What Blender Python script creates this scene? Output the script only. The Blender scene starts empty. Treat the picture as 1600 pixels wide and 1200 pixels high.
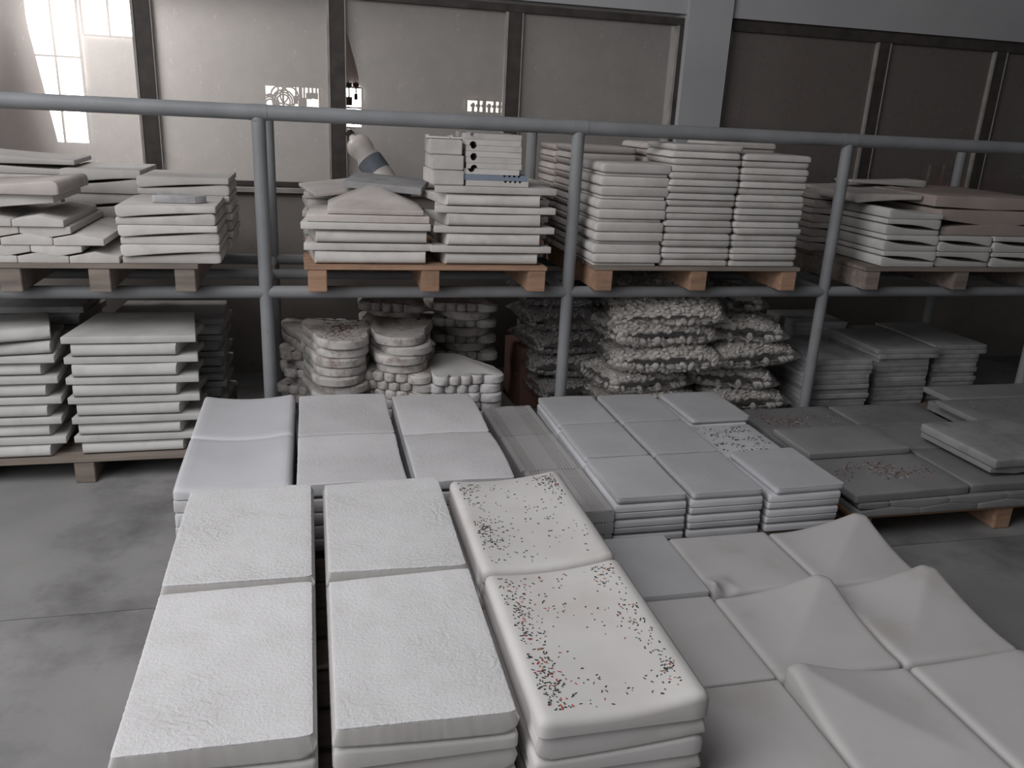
import bpy, bmesh, math, random
from math import sin, cos, pi, sqrt, radians, hypot
from mathutils import Vector, Matrix, noise
random.seed(7)
C = bpy.context.scene.collection
SC = bpy.context.scene

# ------------------------------------------------------------------ camera
CH = 1.6                                   # eye height, the camera stands over the world origin
FPX = 1285.47
yaw, pit, rol = radians(-14.13712), radians(18.10696), radians(-2.89717)
fw = Vector((-sin(yaw)*cos(pit), cos(yaw)*cos(pit), -sin(pit)))
rt = fw.cross(Vector((0, 0, 1))).normalized(); dn = fw.cross(rt)
rt2 = rt*cos(rol)+dn*sin(rol); dn2 = -rt*sin(rol)+dn*cos(rol)
cam = bpy.data.objects.new('camera', bpy.data.cameras.new('camera')); C.objects.link(cam)
R3 = Matrix((rt2, -dn2, -fw)).transposed()
cam.matrix_world = Matrix.Translation((0, 0, CH)) @ R3.to_4x4()
cam.data.sensor_width = 36; cam.data.lens = FPX/1600*36; cam.data.clip_end = 100
SC.camera = cam
def at(px, py, ax, v):                      # where a sight line meets the plane axis=v
    d = rt2*((px-800)/FPX)+dn2*((py-600)/FPX)+fw
    o = Vector((0, 0, CH)); return o+d*((v-o[ax])/d[ax])

# ------------------------------------------------------------------ light
SC.view_settings.view_transform = 'Standard'; SC.view_settings.look = 'None'
SC.view_settings.gamma = 1; SC.view_settings.use_curve_mapping = False
SC.view_settings.exposure = 0.0
w = bpy.data.worlds.new('world'); SC.world = w; w.use_nodes = True
w.node_tree.nodes['Background'].inputs[0].default_value = (.95, .97, 1, 1)
w.node_tree.nodes['Background'].inputs[1].default_value = .15
def area(name, loc, to, sx, sy, power, col=(1, 1, 1)):
    l = bpy.data.lights.new(name, 'AREA'); l.shape = 'RECTANGLE'; l.size = sx; l.size_y = sy; l.energy = power; l.color = col
    o = bpy.data.objects.new(name, l); C.objects.link(o); o.location = loc
    o.rotation_euler = (Vector(to)-Vector(loc)).to_track_quat('-Z', 'Y').to_euler(); return o
area('daylight_gate', (-4.5, .2, 2.8), (-1.7, 3.1, .3), 3.6, 3.2, 152, (.985, .985, 1))
area('overhead_fill', (-1.7, 1.0, 3.9), (-.5, 1.9, 0), 3.2, 2.6, 116, (.99, .985, 1))  # added unseen overhead lamp, lifts the slab tops; the ceiling has no opening
area('pane_backlight', (-1.75, 5.75, 2.68), (-1.45, 5.1, 1.75), .8, .5, 170, (1, .97, .95))  # added lamp out of view close behind the left pane, makes its dust glow

# ------------------------------------------------------------------ materials
def mat(name, col, col2=None, scale=6, rough=.9, bump=0, bscale=60, stain=None, sscale=3, samt=.5, vary=.06, swirl=0, metal=0, streak=None, thr=(.5, .7), det=6):
    m = bpy.data.materials.new(name); m.use_nodes = True; nt = m.node_tree; N = nt.nodes; L = nt.links
    b = N['Principled BSDF']; b.inputs['Roughness'].default_value = rough; b.inputs['Metallic'].default_value = metal
    b.inputs['Specular IOR Level'].default_value = .25
    tc = N.new('ShaderNodeTexCoord'); oi = N.new('ShaderNodeObjectInfo')
    off = N.new('ShaderNodeVectorMath'); off.operation = 'MULTIPLY_ADD'; off.inputs[1].default_value = (1, 1, 1)
    sc = N.new('ShaderNodeVectorMath'); sc.operation = 'SCALE'; sc.inputs[3].default_value = 17
    cx = N.new('ShaderNodeCombineXYZ'); L.new(oi.outputs['Random'], cx.inputs[0]); L.new(oi.outputs['Random'], cx.inputs[1]); L.new(cx.outputs[0], sc.inputs[0])
    L.new(tc.outputs['Object'], off.inputs[0]); L.new(sc.outputs[0], off.inputs[2]); V = off.outputs[0]
    n = N.new('ShaderNodeTexNoise'); n.inputs['Scale'].default_value = scale; n.inputs['Detail'].default_value = det; L.new(V, n.inputs['Vector'])
    if streak:
        mp = N.new('ShaderNodeMapping'); mp.inputs['Scale'].default_value = streak; L.new(V, mp.inputs[0]); L.new(mp.outputs[0], n.inputs['Vector'])
    r = N.new('ShaderNodeMix'); r.data_type = 'RGBA'; col2 = col2 or tuple(c*.82 for c in col)
    mr = N.new('ShaderNodeMapRange'); mr.inputs[1].default_value = .3; mr.inputs[2].default_value = .7; L.new(n.outputs[0], mr.inputs[0])
    L.new(mr.outputs[0], r.inputs[0]); r.inputs[6].default_value = (*col, 1); r.inputs[7].default_value = (*col2, 1); out = r.outputs[2]
    if stain:
        n2 = N.new('ShaderNodeTexNoise'); n2.inputs['Scale'].default_value = sscale; n2.inputs['Detail'].default_value = 8; n2.inputs['Roughness'].default_value = .65; L.new(V, n2.inputs['Vector'])
        m2 = N.new('ShaderNodeMapRange'); m2.inputs[1].default_value = thr[0]; m2.inputs[2].default_value = thr[1]; m2.inputs[4].default_value = samt; L.new(n2.outputs[0], m2.inputs[0])
        r2 = N.new('ShaderNodeMix'); r2.data_type = 'RGBA'; L.new(m2.outputs[0], r2.inputs[0]); L.new(out, r2.inputs[6]); r2.inputs[7].default_value = (*stain, 1); out = r2.outputs[2]
    if vary:
        h = N.new('ShaderNodeHueSaturation'); mv = N.new('ShaderNodeMapRange'); mv.inputs[3].default_value = 1-vary; mv.inputs[4].default_value = 1+vary
        L.new(oi.outputs['Random'], mv.inputs[0]); L.new(mv.outputs[0], h.inputs['Value']); L.new(out, h.inputs['Color']); out = h.outputs[0]
    L.new(out, b.inputs['Base Color'])
    if bump:
        nb = N.new('ShaderNodeTexNoise'); nb.inputs['Scale'].default_value = bscale; nb.inputs['Detail'].default_value = 9; nb.inputs['Roughness'].default_value = .68; L.new(V, nb.inputs['Vector'])
        hgt = nb.outputs[0]
        if swirl:
            wv = N.new('ShaderNodeTexWave'); wv.wave_type = 'RINGS'; wv.rings_direction = 'Z'; wv.inputs['Scale'].default_value = 9; wv.inputs['Distortion'].default_value = 14
            wv.inputs['Detail'].default_value = 4; wv.inputs['Detail Scale'].default_value = 2.2; L.new(tc.outputs['Object'], wv.inputs['Vector'])
            n3 = N.new('ShaderNodeTexNoise'); n3.inputs['Scale'].default_value = 5; L.new(V, n3.inputs['Vector'])
            m3 = N.new('ShaderNodeMapRange'); m3.inputs[1].default_value = .45; m3.inputs[2].default_value = .68; m3.inputs[4].default_value = swirl; L.new(n3.outputs[0], m3.inputs[0])
            mu = N.new('ShaderNodeMath'); mu.operation = 'MULTIPLY'; L.new(wv.outputs['Fac'], mu.inputs[0]); L.new(m3.outputs[0], mu.inputs[1])
            ad = N.new('ShaderNodeMath'); ad.operation = 'ADD'; L.new(mu.outputs[0], ad.inputs[0]); L.new(hgt, ad.inputs[1]); hgt = ad.outputs[0]
        bp = N.new('ShaderNodeBump'); bp.inputs['Strength'].default_value = bump; bp.inputs['Distance'].default_value = .004
        L.new(hgt, bp.inputs['Height']); L.new(bp.outputs[0], b.inputs['Normal'])
    return m
W_BACK = mat('white_concrete_back', (.665, .655, .66), (.59, .58, .583), 5, bump=.85, bscale=110, swirl=.35, vary=.03, stain=(.46, .45, .42), sscale=14, samt=.22)
W_FACE = mat('white_concrete_face', (.62, .60, .59), (.52, .50, .49), 3, rough=.7, bump=.06, bscale=30, stain=(.42, .37, .33), sscale=4, samt=.3, vary=.03)
W_SMOOTH = mat('smooth_white_plaster', (.58, .58, .60), (.50, .50, .52), 3, rough=.65, bump=.05, bscale=25, vary=.03)
W_ROUGH = mat('pale_concrete_back', (.57, .56, .565), (.49, .48, .485), 5, bump=.4, bscale=70, swirl=.4, vary=.04)
GREYTOP = mat('light_grey_concrete', (.46, .455, .465), (.40, .395, .405), 4, bump=.3, bscale=80, vary=.04)
GROOVE = mat('grooved_grey_concrete', (.40, .39, .385), (.35, .34, .335), 3, bump=.08, bscale=40, vary=.05)
CREAM = mat('cream_grey_concrete', (.53, .515, .505), (.45, .435, .43), 3, rough=.75, bump=.06, bscale=25, stain=(.33, .29, .22), sscale=3, samt=.35, vary=.05, thr=(.55, .75))
PLAST = mat('dusty_white_plaster', (.55, .53, .51), (.44, .42, .40), 5, bump=.15, bscale=40, stain=(.34, .29, .25), sscale=9, samt=.4, vary=.08)
PLASTUP = mat('dusty_pinkish_plaster', (.52, .48, .46), (.42, .38, .36), 5, bump=.15, bscale=40, stain=(.30, .25, .22), sscale=9, samt=.45, vary=.07)
STEP = mat('mottled_stepping_stone', (.48, .46, .44), (.36, .34, .33), 8, bump=.25, bscale=50, stain=(.17, .11, .09), sscale=18, samt=.75, vary=.1, thr=(.50, .68))
DARKG = mat('dark_grey_concrete', (.255, .25, .25), (.195, .19, .19), 5, bump=.25, bscale=60, stain=(.20, .20, .20), sscale=6, samt=.3, vary=.12)
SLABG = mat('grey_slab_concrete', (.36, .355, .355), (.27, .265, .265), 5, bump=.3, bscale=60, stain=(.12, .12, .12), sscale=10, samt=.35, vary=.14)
BLUISH = mat('bluish_plastic', (.22, .26, .33), vary=0, rough=.6)
WOOD = mat('pallet_wood', (.42, .26, .17), (.26, .16, .11), 3, streak=(1.2, 12, 12), bump=.3, bscale=30, stain=(.14, .10, .08), sscale=6, samt=.5, vary=.12)
WOODG = mat('weathered_pallet_wood', (.24, .20, .17), (.15, .125, .11), 3, streak=(1.2, 12, 12), bump=.3, bscale=30, vary=.12)
PIPE = mat('blue_grey_painted_steel', (.235, .24, .248), (.19, .195, .20), 7, rough=.5, bump=.04, bscale=60, stain=(.07, .06, .055), sscale=45, samt=.7, vary=.03, thr=(.66, .72))
FRAME = mat('dark_steel_frame', (.07, .06, .055), (.04, .035, .032), 12, rough=.6, vary=.03)
FRAMEL = mat('pale_frame_edge', (.33, .31, .29), (.24, .22, .20), 12, rough=.7, vary=.03)
WALLM = mat('grey_painted_wall', (.40, .40, .41), (.35, .35, .36), 2, bump=.1, bscale=20, stain=(.45, .44, .43), sscale=1.5, samt=.4, vary=0)
WALLB = mat('beige_rendered_wall', (.26, .235, .215), (.20, .18, .165), 3, bump=.1, bscale=20, stain=(.14, .11, .09), sscale=12, samt=.4, vary=0, thr=(.58, .7))
FLOORM = mat('dusty_concrete_floor', (.27, .265, .26), (.19, .187, .184), 1.6, bump=.25, bscale=35, stain=(.09, .088, .085), sscale=2.2, samt=.75, vary=0, det=10, thr=(.48, .68))
BROWN = mat('brown_board', (.38, .25, .215), (.30, .19, .165), 2, vary=.05)
BACKW = mat('back_room_wall', (.20, .17, .155), (.15, .13, .12), 2, vary=.05)
BLACK = mat('blackened_iron', (.03, .028, .027), vary=0)
CHIPD = mat('dark_chip', (.035, .045, .04), vary=0); CHIPR = mat('red_chip', (.42, .045, .035), vary=0); CHIPO = mat('orange_chip', (.55, .22, .06), vary=0); CHIPB = mat('brown_chip', (.13, .06, .045), vary=0); CHIPW = mat('white_chip', (.55, .52, .5), vary=0)
PEB = mat('white_pebble', (.62, .60, .58), (.48, .46, .44), 20, rough=.6, vary=.04)
PEBD = mat('grey_gravel', (.36, .35, .34), (.24, .23, .23), 20, rough=.7, vary=.04)
CARD = mat('brown_cardboard', (.20, .11, .085), vary=0)
REDM = mat('faded_red_plastic', (.30, .05, .035), vary=0)
GREENM = mat('green_plastic', (.03, .12, .08), vary=0)
PAPER = mat('off_white_paper', (.45, .42, .38), vary=0)

def emis(name, col, s):
    m = bpy.data.materials.new(name); m.use_nodes = True; b = m.node_tree.nodes['Principled BSDF']
    b.inputs['Base Color'].default_value = (*col, 1); b.inputs['Emission Color'].default_value = (*col, 1); b.inputs['Emission Strength'].default_value = s; return m
SKYP = emis('daylit_window_pane', (1, .98, .96), 22.0)
SKYW = emis('daylit_yard_pane', (1, .9, .8), 5)

def glassmat(name, cover, col, seed):       # dusty glass: clear where wiped, film of dust elsewhere
    m = bpy.data.materials.new(name); m.use_nodes = True; nt = m.node_tree; N = nt.nodes; L = nt.links; N.remove(N['Principled BSDF'])
    o = N['Material Output']; tc = N.new('ShaderNodeTexCoord')
    tr = N.new('ShaderNodeBsdfTransparent'); tr.inputs[0].default_value = (.9, .9, .9, 1)
    gl = N.new('ShaderNodeBsdfGlossy'); gl.inputs[0].default_value = (.8, .8, .8, 1); gl.inputs['Roughness'].default_value = .08
    clear = N.new('ShaderNodeMixShader'); clear.inputs[0].default_value = .06; L.new(tr.outputs[0], clear.inputs[1]); L.new(gl.outputs[0], clear.inputs[2])
    df = N.new('ShaderNodeBsdfDiffuse'); df.inputs[0].default_value = (*col, 1)
    tl = N.new('ShaderNodeBsdfTranslucent'); tl.inputs[0].default_value = (*[c*1.3 for c in col], 1)
    dust = N.new('ShaderNodeMixShader'); dust.inputs[0].default_value = .45; L.new(df.outputs[0], dust.inputs[1]); L.new(tl.outputs[0], dust.inputs[2])
    n1 = N.new('ShaderNodeTexNoise'); n1.inputs['Scale'].default_value = 2.2; n1.inputs['Detail'].default_value = 10; n1.inputs['Roughness'].default_value = .7
    mp = N.new('ShaderNodeMapping'); mp.inputs['Location'].default_value = (seed, seed*.7, 0); L.new(tc.outputs['Object'], mp.inputs[0]); L.new(mp.outputs[0], n1.inputs['Vector'])
    m1 = N.new('ShaderNodeMapRange'); m1.inputs[1].default_value = .3; m1.inputs[2].default_value = .7; m1.inputs[3].default_value = cover-.07; m1.inputs[4].default_value = cover+.07; L.new(n1.outputs[0], m1.inputs[0])
    # drips and scratches
    mp2 = N.new('ShaderNodeMapping'); mp2.inputs['Scale'].default_value = (34, 34, 13); mp2.inputs['Location'].default_value = (seed*3, 0, seed); L.new(tc.outputs['Object'], mp2.inputs[0])
    n2 = N.new('ShaderNodeTexNoise'); n2.inputs['Scale'].default_value = 1; n2.inputs['Detail'].default_value = 3; n2.inputs['Distortion'].default_value = 2.2; L.new(mp2.outputs[0], n2.inputs['Vector'])
    m2 = N.new('ShaderNodeMapRange'); m2.inputs[1].default_value = .66; m2.inputs[2].default_value = .74; m2.inputs[4].default_value = .2; L.new(n2.outputs[0], m2.inputs[0])
    ad = N.new('ShaderNodeMath'); ad.operation = 'ADD'; ad.use_clamp = True; L.new(m1.outputs[0], ad.inputs[0]); L.new(m2.outputs[0], ad.inputs[1])
    mx = N.new('ShaderNodeMixShader'); L.new(ad.outputs[0], mx.inputs[0]); L.new(clear.outputs[0], mx.inputs[1]); L.new(dust.outputs[0], mx.inputs[2]); L.new(mx.outputs[0], o.inputs[0])
    return m
GLASS_A = glassmat('dusty_glass_left', .47, (.44, .42, .405), 1.3)
GLASS_B = glassmat('dusty_glass_right', .52, (.28, .245, .23), 4.1)
FILM = bpy.data.materials.new('clear_plastic_film'); FILM.use_nodes = True
nt = FILM.node_tree; N = nt.nodes; N.remove(N['Principled BSDF'])
_t = N.new('ShaderNodeBsdfTransparent'); _t.inputs[0].default_value = (.93, .92, .91, 1); _g = N.new('ShaderNodeBsdfGlossy'); _g.inputs['Roughness'].default_value = .22; _g.inputs[0].default_value = (.9, .9, .9, 1)
_d = N.new('ShaderNodeBsdfDiffuse'); _d.inputs[0].default_value = (.45, .43, .42, 1); _m0 = N.new('ShaderNodeMixShader'); _m0.inputs[0].default_value = .10; nt.links.new(_t.outputs[0], _m0.inputs[1]); nt.links.new(_d.outputs[0], _m0.inputs[2])
_f = N.new('ShaderNodeLayerWeight'); _f.inputs[0].default_value = .2; _m = N.new('ShaderNodeMixShader'); nt.links.new(_f.outputs['Facing'], _m.inputs[0]); nt.links.new(_m0.outputs[0], _m.inputs[1]); nt.links.new(_g.outputs[0], _m.inputs[2]); nt.links.new(_m.outputs[0], N['Material Output'].inputs[0])

# ------------------------------------------------------------------ helpers
def link(name, me, parent=None, loc=None, rot=None):
    o = bpy.data.objects.new(name, me); C.objects.link(o)
    if parent: o.parent = parent
    if loc is not None: o.location = loc
    if rot is not None: o.rotation_euler = rot
    return o
def tag(o, label, cat, group=None):
    o['label'] = label; o['category'] = cat; o['kind'] = 'thing'
    if group: o['group'] = group
    return o
def struct(o): o['kind'] = 'structure'; return o
def finish(bm, name, mats, smooth=True, angle=35):
    me = bpy.data.meshes.new(name); bmesh.ops.recalc_face_normals(bm, faces=bm.faces); bm.to_mesh(me); bm.free()
    for m in (mats if isinstance(mats, (list, tuple)) else [mats]): me.materials.append(m)
    if smooth:
        for p in me.polygons: p.use_smooth = True
        me.set_sharp_from_angle(angle=radians(angle))
    return me
def box(bm, x0, x1, y0, y1, z0, z1, mi=0):
    vs = [bm.verts.new((x, y, z)) for z in (z0, z1) for y in (y0, y1) for x in (x0, x1)]
    for f in ((0, 2, 3, 1), (4, 5, 7, 6), (0, 1, 5, 4), (2, 6, 7, 3), (0, 4, 6, 2), (1, 3, 7, 5)):
        q = bm.faces.new([vs[i] for i in f]); q.material_index = mi
    return vs
def boxme(name, x0, x1, y0, y1, z0, z1, m, bev=0):
    bm = bmesh.new(); box(bm, x0, x1, y0, y1, z0, z1)
    if bev: bmesh.ops.bevel(bm, geom=list(bm.edges), offset=bev, segments=2, affect='EDGES')
    return finish(bm, name, m, bool(bev))
def tube(bm, a, b, r, seg=16, cap=True):
    a, b = Vector(a), Vector(b); d = (b-a); q = d.to_track_quat('Z', 'Y')
    A = []; B = []
    for k in range(seg):
        o = q @ Vector((r*cos(2*pi*k/seg), r*sin(2*pi*k/seg), 0)); A.append(bm.verts.new(a+o)); B.append(bm.verts.new(b+o))
    for k in range(seg): bm.faces.new((A[k], A[(k+1) % seg], B[(k+1) % seg], B[k]))
    if cap: bm.faces.new(A[::-1]); bm.faces.new(B)
def tubeme(name, a, b, r, m, seg=16):
    bm = bmesh.new(); tube(bm, a, b, r, seg); return finish(bm, name, m)

def lines(s, r0, r1, n):
    L = [0, .12*r0, .45*r0, r0] if r0 > 1e-4 else [0]
    Rr = [s-r1, s-.45*r1, s-.12*r1, s] if r1 > 1e-4 else [s]
    a, b = L[-1], Rr[0]
    return L+[a+(b-a)*k/n for k in range(1, n)]+Rr
def slab(name, sx, sy, top, bot=None, r=(.004,)*4, rb=(.004,)*4, nx=6, ny=6, taper=None, jit=0, rough=0, m=W_BACK, seed=0, inset=0):
    """closed slab, centred in x and y, underside at z=0; r = edge radii at the left, right, front, back of the top, rb of the underside"""
    bot = bot or (lambda u, v: 0.0)
    R = [max(a, b, .002) for a, b in zip(r, rb)]
    X = lines(sx, R[0], R[1], nx); Y = lines(sy, R[2], R[3], ny)
    bm = bmesh.new(); clean = {}; two = isinstance(m, (tuple, list))
    def sheet(fn, rad, sign):
        rows = []
        for y in Y:
            row = []
            for x in X:
                a = b = 0; ra = rd = 1e-6
                if x < R[0]: a = -(1-x/R[0]); ra = rad[0]; Rx = R[0]
                elif x > sx-R[1]: a = 1-(sx-x)/R[1]; ra = rad[1]; Rx = R[1]
                if y < R[2]: b = -(1-y/R[2]); rd = rad[2]; Ry = R[2]
                elif y > sy-R[3]: b = 1-(sy-y)/R[3]; rd = rad[3]; Ry = R[3]
                px, py = x, y; dr = 0
                if a or b:
                    if a and b:
                        k = max(abs(a), abs(b))/hypot(a, b); na, nb = a*k, b*k
                        px += (na-a)*Rx; py += (nb-b)*Ry; a, b = na, nb
                    ww = abs(a)+abs(b); rr = (abs(a)*ra+abs(b)*rd)/ww
                    dr = rr*(1-sqrt(max(0, 1-a*a-b*b)))
                u, v = px/sx, py/sy; z = fn(u, v)-sign*dr
                if rough and sign > 0: z += rough*noise.noise((px*14+seed, py*14, seed))
                if jit:
                    e = min(x, sx-x, y, sy-y)
                    if e < .012:
                        k = jit*(1-e/.012)
                        px += k*noise.noise((px*110, py*110, seed)); py += k*noise.noise((py*110, px*110, seed+9))
                jx, jy = px-u*sx, py-v*sy; xx = px-sx/2
                if inset and sign > 0: jx -= 0; xx *= 1-2*inset/sx; py = sy/2+(py-sy/2)*(1-2*inset/sy)
                if taper: xx *= taper[0]+(taper[1]-taper[0])*v
                q = bm.verts.new((xx, py-sy/2, z)); row.append(q)
                if sign > 0: clean[q] = (xx-jx, py-sy/2-jy)
            rows.append(row)
        return rows
    T = sheet(top, r, 1); B = sheet(bot, rb, -1)
    nX, nY = len(X), len(Y)
    for j in range(nY-1):
        for i in range(nX-1):
            bm.faces.new((T[j][i], T[j][i+1], T[j+1][i+1], T[j+1][i])); q = bm.faces.new((B[j][i], B[j+1][i], B[j+1][i+1], B[j][i+1])); q.material_index = int(two)
    per = [(0, i) for i in range(nX)]+[(j, nX-1) for j in range(1, nY)]+[(nY-1, i) for i in range(nX-2, -1, -1)]+[(j, 0) for j in range(nY-2, 0, -1)]
    PT_ = [T[a][b] for a, b in per]; PB_ = [B[a][b] for a, b in per]
    if jit:                                 # the burr only reaches a few millimetres down the side
        PM_ = [bm.verts.new((*clean[q], q.co.z-.004)) for q in PT_]
        for k in range(len(per)):
            n = (k+1) % len(per); bm.faces.new((PM_[k], PM_[n], PT_[n], PT_[k]))
        PT_ = PM_
    for k in range(len(per)):
        n = (k+1) % len(per); q = bm.faces.new((PB_[k], PB_[n], PT_[n], PT_[k])); q.material_index = int(two)
    return finish(bm, name, m, True, 40)
ORD = ['zeroth', 'first', 'second', 'third', 'fourth', 'fifth', 'sixth', 'seventh', 'eighth', 'ninth', 'tenth', 'eleventh', 'twelfth', 'thirteenth', 'fourteenth', 'fifteenth', 'sixteenth', 'seventeenth', 'eighteenth', 'nineteenth', 'twentieth']
def which(k, n):                            # k counts from 0 at the bottom
    if k == n-1: return 'topmost'
    if k == 0: return 'lowest'
    return ORD[k+1]+' up' if k < n/2 else ORD[n-k]+' down'

# wave tile: flat back, concave face that rises to a thick rounded nose
def wave_x(L, D, t0, t1, m, right=True, r=.022, p=1.8, **k):
    f = (lambda u, v: t0+(t1-t0)*u**p) if right else (lambda u, v: t0+(t1-t0)*(1-u)**p)
    rr = (.006, r, .005, .005) if right else (r, .006, .005, .005)
    return slab('slab', L, D, f, r=rr, rb=(.002, .008, .002, .002) if right else (.008, .002, .002, .002), nx=10, ny=2, m=m, **k)
def wave_y(L, D, t0, t1, m, taper=(.8, 1), r=None):   # nose towards the viewer
    r = r or t1*.62
    return slab('slab', L, D, lambda u, v: t0+(t1-t0)*(1-v)**1.7+.004*(2*u-1)**2*(1-v), r=(.004, .004, r, .004), rb=(.002, .002, t1*.22, .002), nx=8, ny=9, taper=taper, m=m)

def pair_stack(n, X0, X1, Y0, Z0, D, pitch, m, name, desc, group, cat='slab', right=True, first_flip=False, jit=.006, frac=.35, obj_name='wavy_paver', p=1.9):
    """alternate face-up and face-down wave tiles; pitch is the height of one pair"""
    L = X1-X0-.004; t0 = pitch*frac; t1 = pitch-t0
    me = wave_x(L, D, t0, t1, m, right, r=t1*.42, p=p)
    z = Z0+.0005
    for k in range(n):
        j = random.uniform(-jit, jit); yj = random.uniform(-jit, jit)*1.5
        flip = (k % 2 == 1)
        if not flip: o = link(obj_name, me, None, ((X0+X1)/2+j, Y0+D/2+yj, z), (0, 0, random.uniform(-.01, .01)))
        else:
            o = link(obj_name, me, None, ((X0+X1)/2+j, Y0+D/2+yj, z+pitch-.0012), (0, pi, random.uniform(-.01, .01))); z += pitch
        tag(o, '%s, %s in %s' % (desc, which(k, n), name), cat, group)
    return Z0+(n//2)*pitch, t1

# ------------------------------------------------------------------ the setting
JY = at(100, 962, 2, 0).y
fl = struct(link('floor', boxme('floor', -9, 12, -6, 13, -.12, -.006, FLOORM)))
ys = [-6, JY-4.2, JY, 13]; xs = [-9, 12]
for j in range(3):
    for i in range(1):
        o = link('floor_panel', boxme('floor_panel', xs[i]+.002, xs[i+1]-.002, ys[j]+.002, ys[j+1]-.002, -.0058, 0, FLOORM), fl)
WY = 5.1
def wall_boxes():
    bm = bmesh.new()
    T = .22
    box(bm, -9, 9.6, WY+.0, WY+T, 0, 1.13, 1)                  # below the windows
    box(bm, 2.27, 2.56, WY-.03, WY+T, .9, 2.6)              # pillar
    box(bm, -9, 9.6, WY, WY+T, 2.235, 4.6)
    box(bm, 9.0, 9.6, WY, WY+T, 1.13, 2.235)
    box(bm, -9, -4.2, WY, WY+T, 1.13, 2.235)
    return finish(bm, 'wall', [WALLM, WALLB], False)
struct(link('wall_back', wall_boxes()))
struct(link('ceiling', boxme('ceiling', -9, 12, -6, 13, 4.6, 4.75, WALLM)))
struct(link('wall_right', boxme('wall', 9.6, 9.8, -6, 13, 0, 4.6, WALLM)))
# back room
DADO = mat('grey_green_dado_paint', (.10, .105, .10), (.08, .084, .08), 2, vary=0)
struct(link('trim_3', boxme('dado', -9, 12, 9.385, 9.399, 0, 1.63, DADO)))
struct(link('wall_far', boxme('wall', -9, 12, 9.4, 9.6, 0, 4.6, BACKW)))
sk = struct(link('trim_1', boxme('sill', -4.2, 2.27, WY-.05, WY+.02, 1.105, 1.13, FRAMEL)))
struct(link('trim_2', boxme('sill', 2.56, 9.0, WY-.05, WY+.02, 1.105, 1.13, WALLM)))

def window(name, x0, x1, z0, z1, mull, glass, fz=.045, broken=None):
    e = struct(link(name, None, None, (0, WY, 0)))
    y0, y1 = .02, .07
    def fr(a, b, c, d, nm='window_frame', m=FRAME): link(nm, boxme(nm, a, b, y0, y1, c, d, m, .003), e)
    fr(x0, x1, z1-fz, z1); fr(x0, x1, z0, z0+fz*.7)
    edges = [x0]+mull+[x1]
    for i, xm in enumerate(edges):
        wd = .042 if 0 < i < len(edges)-1 else .03
        fr(xm-wd, xm+wd, z0+fz*.7, z1-fz, 'mullion')
        if i < len(edges)-1: link('frame_bead', boxme('frame_bead', xm+wd, xm+wd+.006, y0-.004, y1-.02, z0+fz*.7, z1-fz, FRAMEL), e)
        if i > 0: link('frame_bead', boxme('frame_bead', xm-wd-.014, xm-wd, y0-.004, y1-.02, z0+fz*.7, z1-fz, FRAMEL), e)
    for i in range(len(edges)-1):
        a, b = edges[i]+.04, edges[i+1]-.04
        bm = bmesh.new()
        if broken == i:                      # the pane lost a curved piece at its left edge
            cut = [(539, 40), (545, 62), (553, 90), (560, 118), (564, 145), (565, 165), (562, 182), (556, 196), (545, 205)]
            pts = [(a, z1-fz)]+[(at(px, py, 1, WY+.045).x, at(px, py, 1, WY+.045).z) for px, py in cut]+[(a, 1.46), (a, z0+.03), (b, z0+.03), (b, z1-fz)]
            pts = [(max(a, min(b, x)), min(z, z1-fz)) for x, z in pts]
        else: pts = [(a, z0+.03), (b, z0+.03), (b, z1-fz), (a, z1-fz)]
        f = [bm.verts.new((x, .043, z)) for x, z in pts]; g = [bm.verts.new((x, .047, z)) for x, z in pts]
        bm.faces.new(f); bm.faces.new(g[::-1])
        for k in range(len(f)): q = (k+1) % len(f); bm.faces.new((f[k], f[q], g[q], g[k]))
        link('pane', finish(bm, 'pane', glass, False), e)
    return e
window('window_1', -3.0, 2.27, 1.13, 2.215, [-.85-1.06, -.85, .17, 1.2], GLASS_A, broken=3)
window('window_2', 2.56, 8.0, 1.13, 2.235, [3.70, 4.62, 5.6, 6.7], GLASS_B, fz=.07)

# what is seen behind the glass: daylit openings of the back room
def far_window(name, pts, Y, cols, rows, m):
    (px0, py0), (px1, py1) = pts
    a, b = at(px0, py0, 1, Y), at(px1, py1, 1, Y); e = struct(link(name, None, None, (0, Y, 0)))
    x0, x1, z1, z0 = a.x, b.x, a.z, b.z
    for i in range(cols):
        for j in range(rows):
            xa = x0+(x1-x0)*i/cols; xb = x0+(x1-x0)*(i+1)/cols; za = z0+(z1-z0)*j/rows; zb = z0+(z1-z0)*(j+1)/rows
            link('pane', boxme('pane', xa, xb, -.01, 0, za, zb, m), e)
    for i in range(cols+1): x = x0+(x1-x0)*i/cols; link('bar', boxme('bar', x-.010, x+.010, -.05, -.011, z0, z1, FRAMEL), e)
    for j in range(rows+1): z = z0+(z1-z0)*j/rows; link('crossbar', boxme('crossbar', x0, x1, -.045, -.012, z-.010, z+.010, FRAMEL), e)
    return (x0, x1, z0, z1)
far_window('window_3', ((30, -60), (143, 225)), 9.38, 2, 2, SKYP)
far_window('window_4', ((120, -60), (215, 60)), 9.38, 2, 1, SKYP)
sx0, sx1, sz0, sz1 = far_window('window_5', ((413, 132), (500, 178)), 9.38, 3, 1, SKYW)
far_window('window_6', ((536, 136), (566, 200)), 9.38, 1, 2, SKYP)
fx0, fx1, fz0, fz1 = far_window('window_7', ((728, 155), (785, 178)), 9.38, 2, 1, SKYW)
far_window('window_8', ((620, 155), (680, 172)), 9.38, 1, 1, PAPER)
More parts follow.
